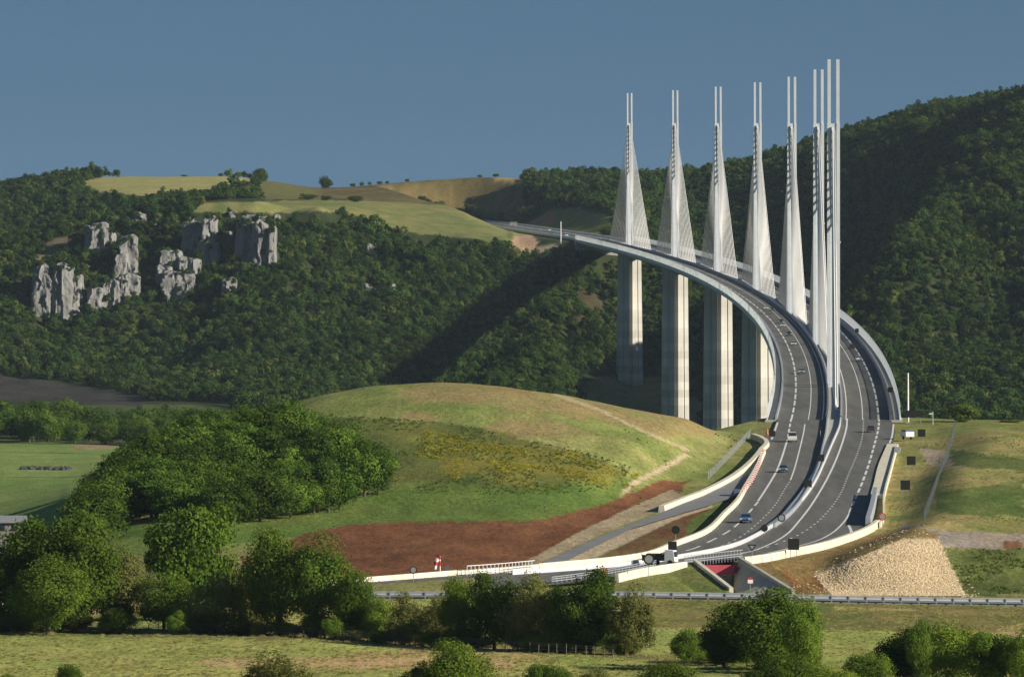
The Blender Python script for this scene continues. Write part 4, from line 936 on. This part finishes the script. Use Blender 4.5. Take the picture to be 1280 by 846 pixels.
# ------------------------------------------------------------------ trees
def crown(seed, nclump, nleaf, leaf, flat=1.0, shape='round', low=0.12):
    r = np.random.RandomState(seed); cs = []; rad = []
    for k in range(nclump):
        while True:
            p = r.uniform(-1, 1, 3)
            q = np.linalg.norm(p)
            if .35 < q < 1: break
        th_ = math.atan2(p[1], p[0]); p[:2] *= .82+.22*math.sin(2*th_+seed)+.16*math.sin(3*th_+seed*1.7+3*p[2]); p[2] *= .9+.25*math.sin(th_+seed*2.3)
        if shape == 'cone': p[:2] *= (1-.75*(p[2]+1)/2)*1.2
        cs.append((p[0]*.40, p[1]*.40, low+(1-low)*(.5+p[2]*.42))); rad.append((.06+.15*r.rand()**.8)*(1 if shape == 'round' else .8))
    cs = np.array(cs); rad = np.array(rad); ci = r.randint(0, nclump, nleaf)
    d = r.normal(size=(nleaf, 3)); d /= np.linalg.norm(d, axis=1)[:, None]
    rr = rad[ci]*(r.uniform(.5, 1.05, nleaf)**.5)
    rr = np.where(r.rand(nleaf) < .10, rr*r.uniform(1.0, 1.55, nleaf), rr)
    pos = cs[ci] + d*rr[:, None]*np.array((1, 1, .85)); pos[:, 2] = np.maximum(pos[:, 2], .005)
    ctr = pos - np.array((0, 0, .5)); n = d*1.0 + ctr*1.1 + r.normal(size=(nleaf, 3))*.6; n /= np.linalg.norm(n, axis=1)[:, None]
    t = np.cross(n, r.normal(size=(nleaf, 3))); t /= np.linalg.norm(t, axis=1)[:, None]; b = np.cross(n, t)
    s = leaf*r.uniform(.6, 1.3, nleaf)[:, None]
    V = np.stack([pos-t*s, pos-b*s*.6, pos+t*s, pos+b*s*.6], 1).reshape(-1, 3)
    tint = np.repeat(np.clip((r.rand(nclump)[ci])*.6+r.rand(nleaf)*.5, 0, 1), 4)
    return V, np.arange(nleaf*4).reshape(-1, 4), tint
def trunk_mesh(seed):
    r = np.random.RandomState(seed); mb = MB()
    mb.tube((0,0,-.05),(.01,0,.22),.035,.026,8); mb.tube((.01,0,.22),(.0,.02,.62),.026,.012,7)
    for k in range(6):
        a = r.uniform(0, 2*PI); z = r.uniform(.18, .45); mb.tube((0,.0,z),(.27*math.cos(a), .27*math.sin(a), z+r.uniform(.15,.32)), .014, .004, 5)
    me = bpy.data.meshes.new('trunk'); me.from_pydata(mb.v, [], mb.f); me.materials.append(M['bark']); return me
def crown_mesh(nm, seed, nclump, nleaf, leaf, m, **k):
    V, Fc, t = crown(seed, nclump, nleaf, leaf, **k); return fast_mesh(nm, V, Fc, m, t)
NEARC = [crown_mesh('crown', 100+i, 70+14*(i % 3), 22000, .015, M['leaf'], low=(.0,.08,.0,.12,.03)[i]) for i in range(5)]
OLIVEC = [crown_mesh('crown', 200+i, 60, 18000, .0165, M['leaf_olive'], low=.0) for i in range(2)]
DARKC = [crown_mesh('crown', 250+i, 70, 20000, .0165, M['leaf_dark'], low=.0) for i in range(2)]
LIGHTC = [crown_mesh('crown', 270+i, 30, 5000, .03, M['scrub'], low=.0) for i in range(2)]
CONEC = [crown_mesh('crown', 300, 30, 9000, .016, M['leaf'], shape='cone')]
MIDC = [crown_mesh('crown', 400+i, 44+8*i, 6500, .023, M['leaf_grove'], low=.02) for i in range(5)]
TR = [trunk_mesh(i) for i in range(3)]
rt = random.Random(5)
def tree(px, top, base, wpx, label, kind='near', D=None, group=None, name='tree', cat='tree', full=None):
    if D is None: D = F*39.3/(base-HY)
    x = X_of(px, D); z = gz(x, D); h = Z_of(top, D)-z; w_ = wpx*D/F*1.24
    e = empty(name, (x, D, z), rt.uniform(0, 2*PI)); tag(e, label, cat, group)
    src = {'near': NEARC, 'olive': OLIVEC, 'dark': DARKC, 'light': LIGHTC, 'cone': CONEC, 'mid': MIDC}[kind]
    c = bpy.data.objects.new('crown', rt.choice(src)); C.objects.link(c); c.parent = e; c.scale = (w_, w_, h*1.02)
    t = bpy.data.objects.new('trunk', rt.choice(TR)); C.objects.link(t); t.parent = e; t.scale = (max(h, w_)*.8, max(h, w_)*.8, h)
    return e
T = [
 (22,652,785,115,'large dark tree at the left edge of the picture','dark'),
 (92,640,788,120,'broad tall tree, second from the left edge','near'),
 (60,700,792,100,'lower bushy tree between the two large left ones','near'),
 (150,690,786,80,'yellow-green tree right of the broad left one','olive'),
 (238,618,778,112,'tallest round dark green tree in front of the grassy mound','dark'),
 (205,715,788,70,'small tree at the left foot of the tallest round one','near'),
 (268,720,792,75,'olive tree at the right foot of the tallest round one','olive'),
 (312,700,790,70,'slender tree left of the wide twin crowns','olive'),
 (350,652,794,95,'wide crown standing before the left end of the ploughed field','near'),
 (395,676,796,85,'tree sloping down to the right before the ploughed field','near'),
 (440,708,798,62,'tree at the left end of the long white barrier','near'),
 (472,748,800,42,'low bush under the left end of the white barrier','near'),
 (503,744,800,52,'rounded grey-green bush below the round dark sign','olive'),
 (547,748,803,50,'brownish bush just below the windsock','olive'),
 (572,722,806,50,'upright bright green tree right of the windsock','near'),
 (618,718,808,70,'dark tree under the white railing','dark'),
 (662,722,810,72,'tree with rusty tinge below the slip road end','olive'),
 (704,735,811,64,'dark bush below the prohibition sign','dark'),
 (738,713,813,84,'full dark tree right of the prohibition sign','dark'),
 (788,735,815,58,'grey-green shrub at the right end of the tree row','olive'),
 (856,786,829,46,'small bright shrub alone on the meadow','near'),
 (905,772,834,70,'low dark bush at the foot of the big right tree','dark'),
 (952,728,836,118,'big spreading tree in front of the underpass','near'),
 (1003,752,842,62,'right-hand half crown beside the big spreading tree','near'),
 (1132,786,858,84,'dark round-headed tree at the bottom right','dark'),
 (1150,768,866,32,'narrow tree rising above the bottom right thicket','near'),
 (1192,780,862,92,'green bushy tree in the middle of the bottom right thicket','near'),
 (1240,784,866,80,'dark tree near the bottom right corner','dark'),
 (1284,790,868,60,'tree cut by the right edge at the bottom','near'),
 (1085,812,876,60,'low shrub left of the dark round-headed tree','near'),
 (1030,826,884,80,'low bright shrub at the bottom edge under the half crown','near'),
 (345,818,880,84,'olive bush rising from the bottom edge at left','olive'),
 (86,827,872,38,'small shrub rising from the bottom edge near the left corner','near'),
 (572,796,890,88,'tall bush rising from the bottom edge in the middle','near'),
 (530,826,890,60,'low bush left of the tall middle one at the bottom edge','near'),
 (684,826,884,62,'low dark shrub at the bottom edge under the full dark tree','dark'),
 (745,833,880,46,'small low shrub at the bottom edge between two larger ones','olive'),
 (830,828,890,90,'wide low shrub at the bottom edge under the small bright shrub','near'),
 (970,820,892,84,'pale green shrub at the bottom edge under the big tree','near'),
 (15,840,880,40,'tiny shrub at the bottom left corner','near'),
 (1206,503,533,44,'round yellow-green bush alone at the far edge of the right field','light'),
 (1264,524,534,34,'low flat bush at the far edge of the right field near the frame','light'),
 (724,206,219,20,'dark round tree alone on the far skyline','mid'),
]
for t in T:
    px, top, base, w_, lb, kd = t
    D = None
    if px in (1206, 1264): D = 1600
    if px == 724: D = 4930
    tree(px, top, base, w_, lb, kd, D)
# undergrowth along the foot of the tree row
rb = random.Random(9)
for k in range(84):
    px = rb.uniform(-20, 800) if k < 72 else rb.uniform(870, 1010); D = (F*39.3/(np.interp(px, [0,400,800,1010],[787,797,817,838])-HY))+rb.uniform(-4, 10)
    x = X_of(px, D); hrow = HY+(CZ-gz(x, D))*F/D
    tree(px, hrow-rb.uniform(16, 34), 0, rb.uniform(26, 46), 'low leafy shrub in the undergrowth at the foot of the tree row', rb.choice(['near','near','olive']), D, 'undergrowth shrubs along the tree row', 'shrub', 'shrub')
# wood on the left flank of the mound
rw = random.Random(3); cnt = 0; top_line = [(90,640),(110,600),(150,562),(200,533),(260,512),(330,495),(375,503),(420,522),(470,548),(500,580),(512,605)]
bot_line = [(90,700),(125,676),(150,655),(200,650),(260,655),(330,655),(420,640),(480,622),(512,610)]
pl = []
while cnt < 170:
    px = rw.uniform(85, 512); D = rw.uniform(1130, 1470)
    z = gz(X_of(px, D), D); row = HY+(CZ-z)*F/D
    hpx = rw.uniform(38, 62)*(1300/D); tl = np.interp(px, *zip(*top_line)); bl = np.interp(px, *zip(*bot_line))
    if row-hpx < tl-4+rw.uniform(-2,6) or row > bl: continue
    if any(math.hypot(px-a, (D-b)*.5) < 11 for a, b in pl): 
        if rw.random() < .93: continue
    pl.append((px, D)); cnt += 1
    tree(px, row-hpx, 0, hpx*rw.uniform(.85, 1.25), 'broadleaf tree in the dense wood on the left flank of the mound', 'mid', D, 'trees of the wood on the mound')
# tree belt behind the valley field
for k in range(95):
    px = rw.uniform(-40, 300); D = 2400+rw.uniform(5, 230)+max(0, px-200)*.6
    z = gz(X_of(px, D), D); row = HY+(CZ-z)*F/D
    hp = rw.uniform(30, 50)*np.interp(px, [-40,60,150,300],[1,1,.85,.95]); tree(px, row-hp, 0, hp*rw.uniform(.8,1.2), 'tree in the dark belt behind the pale valley field', 'mid', D, 'trees of the belt behind the valley field')
# shrubs on the far skyline
for px, w_, hp in ((284,9,9),(288,7,12),(298,10,8),(305,8,9),(312,10,7),(322,8,6),(276,8,5),(441,8,5),(452,6,6),(462,5,5),(474,8,5),(484,6,4),(509,7,5),(600,8,4),(620,10,5),(656,8,5),(230,8,3),(668,8,6),(690,8,5)):
    D = 4935; z = gz(X_of(px, D), D); row = HY+(CZ-z)*F/D
    tree(px, row-hp, 0, w_, 'small dark tree dotted along the far skyline', 'mid', D, 'trees dotted along the far skyline')
for px, D, w_, hp, lb in ((385,4370,22,9,'left bush of the row on the plateau field'),(408,4365,16,8,'middle bush of the row on the plateau field'),(444,4380,24,9,'right bush of the row on the plateau field'),(760,4180,22,16,'dark bush beside the far end of the deck')):
    z = gz(X_of(px, D), D); row = HY+(CZ-z)*F/D; tree(px, row-hp, 0, w_, lb, 'mid', D)

# ------------------------------------------------------------------ scattered masses (geometry nodes on one object each)
def scatter(name, pts, scl, protos, label, zs=None):
    me = bpy.data.meshes.new(name); me.vertices.add(len(pts)); me.vertices.foreach_set('co', np.asarray(pts, np.float32).ravel())
    a = me.attributes.new('scl', 'FLOAT_VECTOR', 'POINT'); a.data.foreach_set('vector', np.asarray(scl, np.float32).ravel())
    rr = np.zeros((len(pts), 3), np.float32); rr[:, 2] = RS.rand(len(pts))*6.28
    a = me.attributes.new('rot', 'FLOAT_VECTOR', 'POINT'); a.data.foreach_set('vector', rr.ravel()); me.update()
    o = bpy.data.objects.new(name, me); C.objects.link(o); tag(o, label, kind='stuff')
    pc = bpy.data.collections.new(name+'_sources')
    for p in protos:
        q = bpy.data.objects.new(name+'_source', p); pc.objects.link(q)
    ng = bpy.data.node_groups.new(name+'_scatter', 'GeometryNodeTree')
    ng.interface.new_socket('Geometry', in_out='INPUT', socket_type='NodeSocketGeometry'); ng.interface.new_socket('Geometry', in_out='OUTPUT', socket_type='NodeSocketGeometry')
    N = ng.nodes; L = ng.links; gi = N.new('NodeGroupInput'); gout = N.new('NodeGroupOutput')
    ci = N.new('GeometryNodeCollectionInfo'); ci.inputs['Collection'].default_value = pc; ci.inputs['Separate Children'].default_value = True; ci.inputs['Reset Children'].default_value = True
    ip = N.new('GeometryNodeInstanceOnPoints'); ip.inputs['Pick Instance'].default_value = True
    def attr(n_):
        k = N.new('GeometryNodeInputNamedAttribute'); k.data_type = 'FLOAT_VECTOR'; k.inputs['Name'].default_value = n_; return k.outputs['Attribute']
    L.new(gi.outputs[0], ip.inputs['Points']); L.new(ci.outputs[0], ip.inputs['Instance'])
    e2 = N.new('FunctionNodeEulerToRotation'); L.new(attr('rot'), e2.inputs[0]); L.new(e2.outputs[0], ip.inputs['Rotation']); L.new(attr('scl'), ip.inputs['Scale'])
    L.new(ip.outputs[0], gout.inputs[0])
    md = o.modifiers.new('scatter', 'NODES'); md.node_group = ng; return o
FARC = [crown_mesh('far_crown', 500+i, (10, 16, 24)[i % 3], 900, .05, M['leaf_far' if i < 6 else 'leaf_far2' if i < 8 else 'leaf_far3'], low=.05, shape='cone' if i == 8 else 'round') for i in range(9)]
# far forest
NP = 110000
fx = RS.uniform(-380, 1640, NP); fD = 3290 + (5000-3290)*np.sqrt(RS.rand(NP)*.9+.0+.1*RS.rand(NP)); fD = RS.uniform(3280, 5030, NP)
keep = RS.rand(NP) < fD/5030
fz = ground_z(fx, fD); row = HY+(CZ-fz)*F/fD; X = X_of(fx, fD)
nn = fbm(X/30+5, fD/30, 3)
def excl(poly, D0, D1, grow=0): 
    global keep
    keep &= ~(inside(fx+3*nn, row+2*nn, poly) & (fD > D0) & (fD < D1))
excl([(92,231),(130,221),(315,217),(330,233),(240,250),(185,256),(120,250)], 4300, 5300)
excl([(320,238),(340,215),(402,228),(402,252),(330,250)], 4350, 5200)
excl([(236,290),(262,250),(400,246),(500,248),(560,252),(600,260),(640,274),(672,296),(664,326),(640,312),(600,312),(540,310),(470,306),(420,290),(380,290)], 4005, 4700)
excl([(232,280),(255,250),(425,246),(425,284),(330,282)], 3850, 4700)
excl([(394,252),(396,236),(500,224),(600,216),(653,214),(656,272),(640,280),(560,258)], 4180, 5300)
excl([(640,290),(650,258),(720,258),(765,268),(772,300),(690,298)], 4100, 4720)
excl([(640,296),(700,296),(705,316),(655,326),(636,306)], 3900, 4300)
excl([(690,345),(770,330),(770,385),(735,395)], 3600, 3990)
excl([(728,478),(745,462),(800,462),(835,480),(880,510),(880,560),(735,550)], 3300, 3905)
excl([(-400,472),(10,469),(100,480),(180,495),(185,510),(90,505),(-400,502)], 2500, 3800)
excl([(40,335),(60,303),(110,287),(150,262),(158,266),(118,292),(70,318),(44,340)], 3800, 4500)
dfar = dist_poly(X, fD, FAR_C, closed=False); keep &= ~((dfar < 24) & (fD > 4040))
axf = np.array([axis(d) for d in fD]); keep &= ~((np.abs(X-axf) < 16) & (fD < 4060) & (fz+9 > plane(fD)-6))
for D in MAST: keep &= ~((np.abs(X-axis(D)) < 11) & (np.abs(fD-D) < 14))
for (cx, y0, y1, w_) in CL:
    if w_ > 11: keep &= ~((np.abs(fx-cx) < w_*.36) & (row > y0+6) & (row < y1+3) & (fD > 3400) & (fD < 4060))
p = np.stack([X, fD, fz-.6], 1)[keep]; k = keep.sum(); sx = (4.0+6.5*RS.rand(k)**2.2)*(1+.3*nn[keep]); sz = sx**.8*RS.uniform(1.0, 1.75, k)
ex = []; exs = []
for (cx, y0, y1, w_), D in zip(CL, CLD):
    W_ = w_*D/F/2; z0_, z1_ = Z_of(y1, D), Z_of(y0, D)
    for q in range(int(W_*(z1_-z0_)/26)+3):
        a_ = RS.uniform(-1.05, 1.05); t_ = RS.rand(); t_ = 1-.12*RS.rand() if RS.rand() < .35 else t_
        ex.append((X_of(cx, D)+a_*W_, D-1.5+abs(a_)*6, z0_+(z1_-z0_)*t_-1.5)); exs.append(RS.uniform(2.0, 5.5))
p = np.concatenate([p, np.array(ex)]); sx = np.concatenate([sx, exs]); sz = np.concatenate([sz, exs])
scatter('far_forest', p, np.stack([sx, sx, sz], 1), FARC, 'dense dark green wood covering the far hillsides')
# woods beyond the wedge at the foot of the right hill and behind the mound
NP = 5000; fx = RS.uniform(300, 1640, NP); fD = RS.uniform(2450, 3290, NP); keep = (fx > 600) | (fD > 2750); fz = ground_z(fx, fD)
p = np.stack([X_of(fx, fD), fD, fz-.5], 1)[keep]; k = keep.sum(); sx = RS.uniform(8, 14, k)
scatter('valley_forest', p, np.stack([sx, sx, sx*.9], 1), FARC, 'wood filling the valley floor below the viaduct')
# scrub and flowering broom on the mound
SCR = [crown_mesh('scrub_crown', 600+i, 9, 260, .09, M['scrub'], low=0) for i in range(3)]; BRO = [crown_mesh('broom_crown', 700+i, 8, 220, .075, M['broom'], low=0) for i in range(2)]
def zone(n, poly, D0, D1, thr, f=12, seedo=0):
    a = RS.uniform(min(q[0] for q in poly), max(q[0] for q in poly), n); d = RS.uniform(D0, D1, n); z = ground_z(a, d); r_ = HY+(CZ-z)*F/d
    nn = fbm(X_of(a, d)/f+seedo, d/(f*2.5), 3); ok = inside(a, r_, poly) & (nn > thr)
    return np.stack([X_of(a[ok], d[ok]), d[ok], z[ok]-.05], 1)
p1 = zone(9000, [(385,515),(450,520),(560,528),(650,545),(720,560),(790,585),(770,612),(700,618),(520,618),(440,610)], 1190, 1430, -.05, 7)
p2 = zone(1500, [(500,590),(800,590),(760,640),(420,650)], 1180, 1300, .15, 8, 9); p3 = zone(4500, [(1110,560),(1300,540),(1300,665),(1110,660)], 1120, 1600, .12, 9, 20)
p4 = zone(2600, [(1180,688),(1320,686),(1320,742),(1210,742)], 1030, 1140, -.1, 6, 30); p5 = zone(500, [(780,530),(930,545),(900,580),(800,640),(760,600)], 1220, 1540, .2, 8, 40)
P = np.concatenate([p1, p2, p3, p4, p5]); s = RS.uniform(.25, .8, len(P)); s[len(p1):len(p1)+len(p2)+len(p3)] *= .55
scatter('scrub', P, np.stack([s, s, s*.7], 1), SCR, 'low green scrub scattered over the mound and the right field')
b1 = zone(13000, [(530,535),(640,555),(720,568),(775,590),(765,612),(640,610),(560,600),(520,570)], 1190, 1420, .02, 6, 3); b2 = zone(1500, [(740,585),(800,592),(790,612),(740,612)], 1190, 1330, -.1, 5, 3)
P = np.concatenate([b1, b2]); s = RS.uniform(.25, .8, len(P)); scatter('broom_flowers', P, np.stack([s, s, s*.6], 1), BRO, 'yellow flowering broom on the slope of the mound')
# grass tufts of the near meadow
def tuft(seed, m):
    r = np.random.RandomState(seed); n = 60; a = r.rand(n)*6.28; q = r.rand(n)*.5; x = q*np.cos(a); y = q*np.sin(a); l = r.uniform(.4, 1, n); w_ = .03
    dx, dy = np.cos(a)*.3*l, np.sin(a)*.3*l; px_, py_ = -np.sin(a)*w_, np.cos(a)*w_; o = np.zeros(n)
    V = np.stack([np.stack([x-px_, y-py_, o], 1), np.stack([x+px_, y+py_, o], 1), np.stack([x+dx+px_*.3, y+dy+py_*.3, l], 1), np.stack([x+dx-px_*.3, y+dy-py_*.3, l], 1)], 1).reshape(-1, 3)
    return fast_mesh('tuft', V, np.arange(n*4).reshape(-1, 4), m, np.repeat(r.rand(n), 4))
TF = [tuft(i, M['grass']) for i in range(4)]
a = RS.uniform(-60, 1340, 20000); d = RS.uniform(745, 1000, 20000); z = ground_z(a, d); nn = fbm(X_of(a, d)/5, d/12, 3)
ok = (nn > -.25) & (np.abs(d-1000) > 5); P = np.stack([X_of(a, d), d, z-.02], 1)[ok]; s = RS.uniform(.25, .6, len(P))*(1+.5*nn[ok]); scatter('grass', P, np.stack([s, s, s*.45], 1), TF, 'dry and green grass of the near meadow')
# rubble of the fill slope
def stone(seed):
    r = np.random.RandomState(seed); mb = MB(); import bmesh
    b = bmesh.new(); bmesh.ops.create_icosphere(b, subdivisions=1, radius=.5)
    for v in b.verts: v.co *= r.uniform(.65, 1.25); v.co.z *= .75
    me = bpy.data.meshes.new('stone'); b.to_mesh(me); b.free(); me.materials.append(M['rubble']); return me
ST = [stone(i) for i in range(5)]; GST = []
for q_ in ST[:3]:
    g_ = q_.copy(); g_.materials.clear(); g_.materials.append(M['grey_stone']); GST.append(g_)
P0 = zone(2600, [(985,725),(1060,690),(1128,662),(1185,665),(1225,746),(1000,746)], 1015, 1170, -2)
P = zone(80000, [(1018,720),(1060,702),(1128,674),(1172,674),(1206,744),(1040,744)], 1025, 1165, -2); P = np.concatenate([P, P0]); s = .14+.42*RS.rand(len(P))**2.2
scatter('rubble', P, np.stack([s, s*RS.uniform(.7,1.2,len(P)), s], 1), ST, 'pale yellow rock fill on the slope below the motorway')
# stone heap on the valley field
P = []
for k in range(420): P.append((X_of(57, 2010)+RS.uniform(-7, 7), 2010+RS.uniform(-5, 5), 0))
P = np.array([(x, y, gz(x, y)+.5*RS.rand()) for x, y, z in P]); s = RS.uniform(.8, 2.0, len(P)); scatter('stone_heap', P, np.stack([s, s, s], 1), GST, 'long heap of grey stones lying on the pale valley field')

# ------------------------------------------------------------------ fences
def fence(name, path, label, sp, h, pm, wm, wires, thick=.07, cat='fence', mesh=False):
    base = path[0]; e = empty(name, base); tag(e, label, cat); Q = [(p[0]-base[0], p[1]-base[1], p[2]-base[2]) for p in path]
    L = arclen(Q); A = np.array(Q); s = 0; k = 0; P = []
    while s <= L[-1]:
        x, y, z = [np.interp(s, L, A[:, j]) for j in range(3)]; P.append((x, y, z)); s += sp*rt.uniform(.85, 1.15)
    for (x, y, z) in P[:98]:
        a = MB(); hh = h*rt.uniform(.85, 1.1); dx = rt.uniform(-.05, .05); a.tube((x, y, z-.3), (x+dx, y, z+hh), thick, thick*.85, 6); a.build('post', pm, e)
    a = MB()
    for w_ in wires:
        for p_, q_ in zip(P, P[1:]): a.tube((p_[0], p_[1], p_[2]+w_*h), (q_[0], q_[1], q_[2]+w_*h), .013, .013, 3)
    if mesh:
        for p_, q_ in zip(P, P[1:]):
            n = max(1, int(math.hypot(q_[0]-p_[0], q_[1]-p_[1])/1.2))
            for i in range(n):
                t = i/n; x, y, z = [p_[j]*(1-t)+q_[j]*t for j in range(3)]; a.tube((x, y, z+.05), (x, y, z+h), .010, .010, 3)
    a.build('wire', wm, e); return e
def gpath(pxs, step=3): return ground_line(pxs, 0, step)
def row_D(b): return F*39.3/(b-HY)
fence('pasture_fence', gpath([(-20,row_D(789)),(120,row_D(790)),(300,row_D(795)),(480,row_D(803)),(620,row_D(811)),(770,row_D(820))]), 'weathered wooden post and wire fence along the foot of the tree row', 1.75, 1.35, M['wood'], M['grey_metal'], (.4,.75,.95))
h1 = [hit(885,600,1150,1640), hit(905,580,1150,1640), hit(927,556,1150,1640), hit(938,545,1150,1640)]
fence('mesh_fence', catmull([np.array(p) for p in h1], 3), 'grey wire mesh fence on the mound beside the slip road', 4.0, 1.6, M['rail'], M['mesh_wire'], (.1,.4,.7,1), .05, mesh=True)
h2 = [hit(1155,652,1100,1640), hit(1168,617,1100,1640), hit(1183,575,1100,1640), hit(1195,532,1100,1640)]
fence('mesh_fence', catmull([np.array(p) for p in h2], 4), 'long grey wire mesh fence crossing the right-hand field', 9.0, 1.9, M['mesh_wire'], M['mesh_wire'], (.1,.4,.7,1), .05, mesh=True)

# ------------------------------------------------------------------ light, sky, air, camera
SUN_EL = math.radians(22); SUN_AZ = math.radians(114)     # azimuth clockwise from +Y
sd = np.array((math.sin(SUN_AZ)*math.cos(SUN_EL), math.cos(SUN_AZ)*math.cos(SUN_EL), math.sin(SUN_EL)))
from mathutils import Vector
sun = bpy.data.lights.new('sun', 'SUN'); sun.energy = 4.8; sun.angle = math.radians(.53); sun.color = (1, .90, .74)
so = bpy.data.objects.new('sun', sun); C.objects.link(so); so.rotation_euler = Vector(sd).to_track_quat('Z', 'Y').to_euler()
W = bpy.data.worlds.new('World'); bpy.context.scene.world = W; W.use_nodes = True; nt = W.node_tree; N = nt.nodes; L = nt.links; bg = N['Background']
sky = N.new('ShaderNodeTexSky'); sky.sky_type = 'NISHITA'; sky.sun_disc = False; sky.sun_elevation = SUN_EL; sky.sun_rotation = SUN_AZ
sky.air_density = 1.0; sky.dust_density = 0.3; sky.ozone_density = 3.0; sky.altitude = 700
tc = N.new('ShaderNodeTexCoord'); ad = N.new('ShaderNodeVectorMath'); ad.operation = 'ADD'; ad.inputs[1].default_value = (0, 0, .28)
nm = N.new('ShaderNodeVectorMath'); nm.operation = 'NORMALIZE'
L.new(tc.outputs['Generated'], ad.inputs[0]); L.new(ad.outputs[0], nm.inputs[0]); L.new(nm.outputs[0], sky.inputs['Vector'])
tn = N.new('ShaderNodeVectorMath'); tn.operation = 'MULTIPLY'; tn.inputs[1].default_value = (.94, 1.01, .92)
L.new(sky.outputs[0], tn.inputs[0]); L.new(tn.outputs[0], bg.inputs['Color']); bg.inputs['Strength'].default_value = 0.055
# valley air
mb = MB(); mb.box(-13000, 13000, -60, 9800, float(H.min())-1-10, 300); hz = mb.build('haze', None); tag(hz, kind='stuff')
hm = bpy.data.materials.new('haze'); hm.use_nodes = True; hn = hm.node_tree; hn.nodes.remove(hn.nodes['Principled BSDF'])
pv = hn.nodes.new('ShaderNodeVolumePrincipled'); pv.inputs['Density'].default_value = 1.5e-5; pv.inputs['Color'].default_value = (.62, .82, 1, 1); pv.inputs['Anisotropy'].default_value = 0.0
hn.links.new(pv.outputs[0], hn.nodes['Material Output'].inputs['Volume']); hz.data.materials.append(hm)

cam = bpy.data.cameras.new('camera'); cam.sensor_width = 36; cam.lens = F/1280*36; cam.clip_start = 5; cam.clip_end = 30000
co = bpy.data.objects.new('camera', cam); C.objects.link(co); co.location = (0, 0, CZ)
co.rotation_euler = (PI/2 - math.atan((423-HY)/F), 0, 0)
sc = bpy.context.scene; sc.camera = co
sc.view_settings.view_transform = 'Standard'; sc.view_settings.look = 'None'; sc.view_settings.exposure = 0.5; sc.view_settings.gamma = 1
sc.render.engine = 'CYCLES'; sc.cycles.max_bounces = 6; sc.cycles.volume_bounces = 0; sc.cycles.transparent_max_bounces = 24
sc.cycles.use_denoising = True
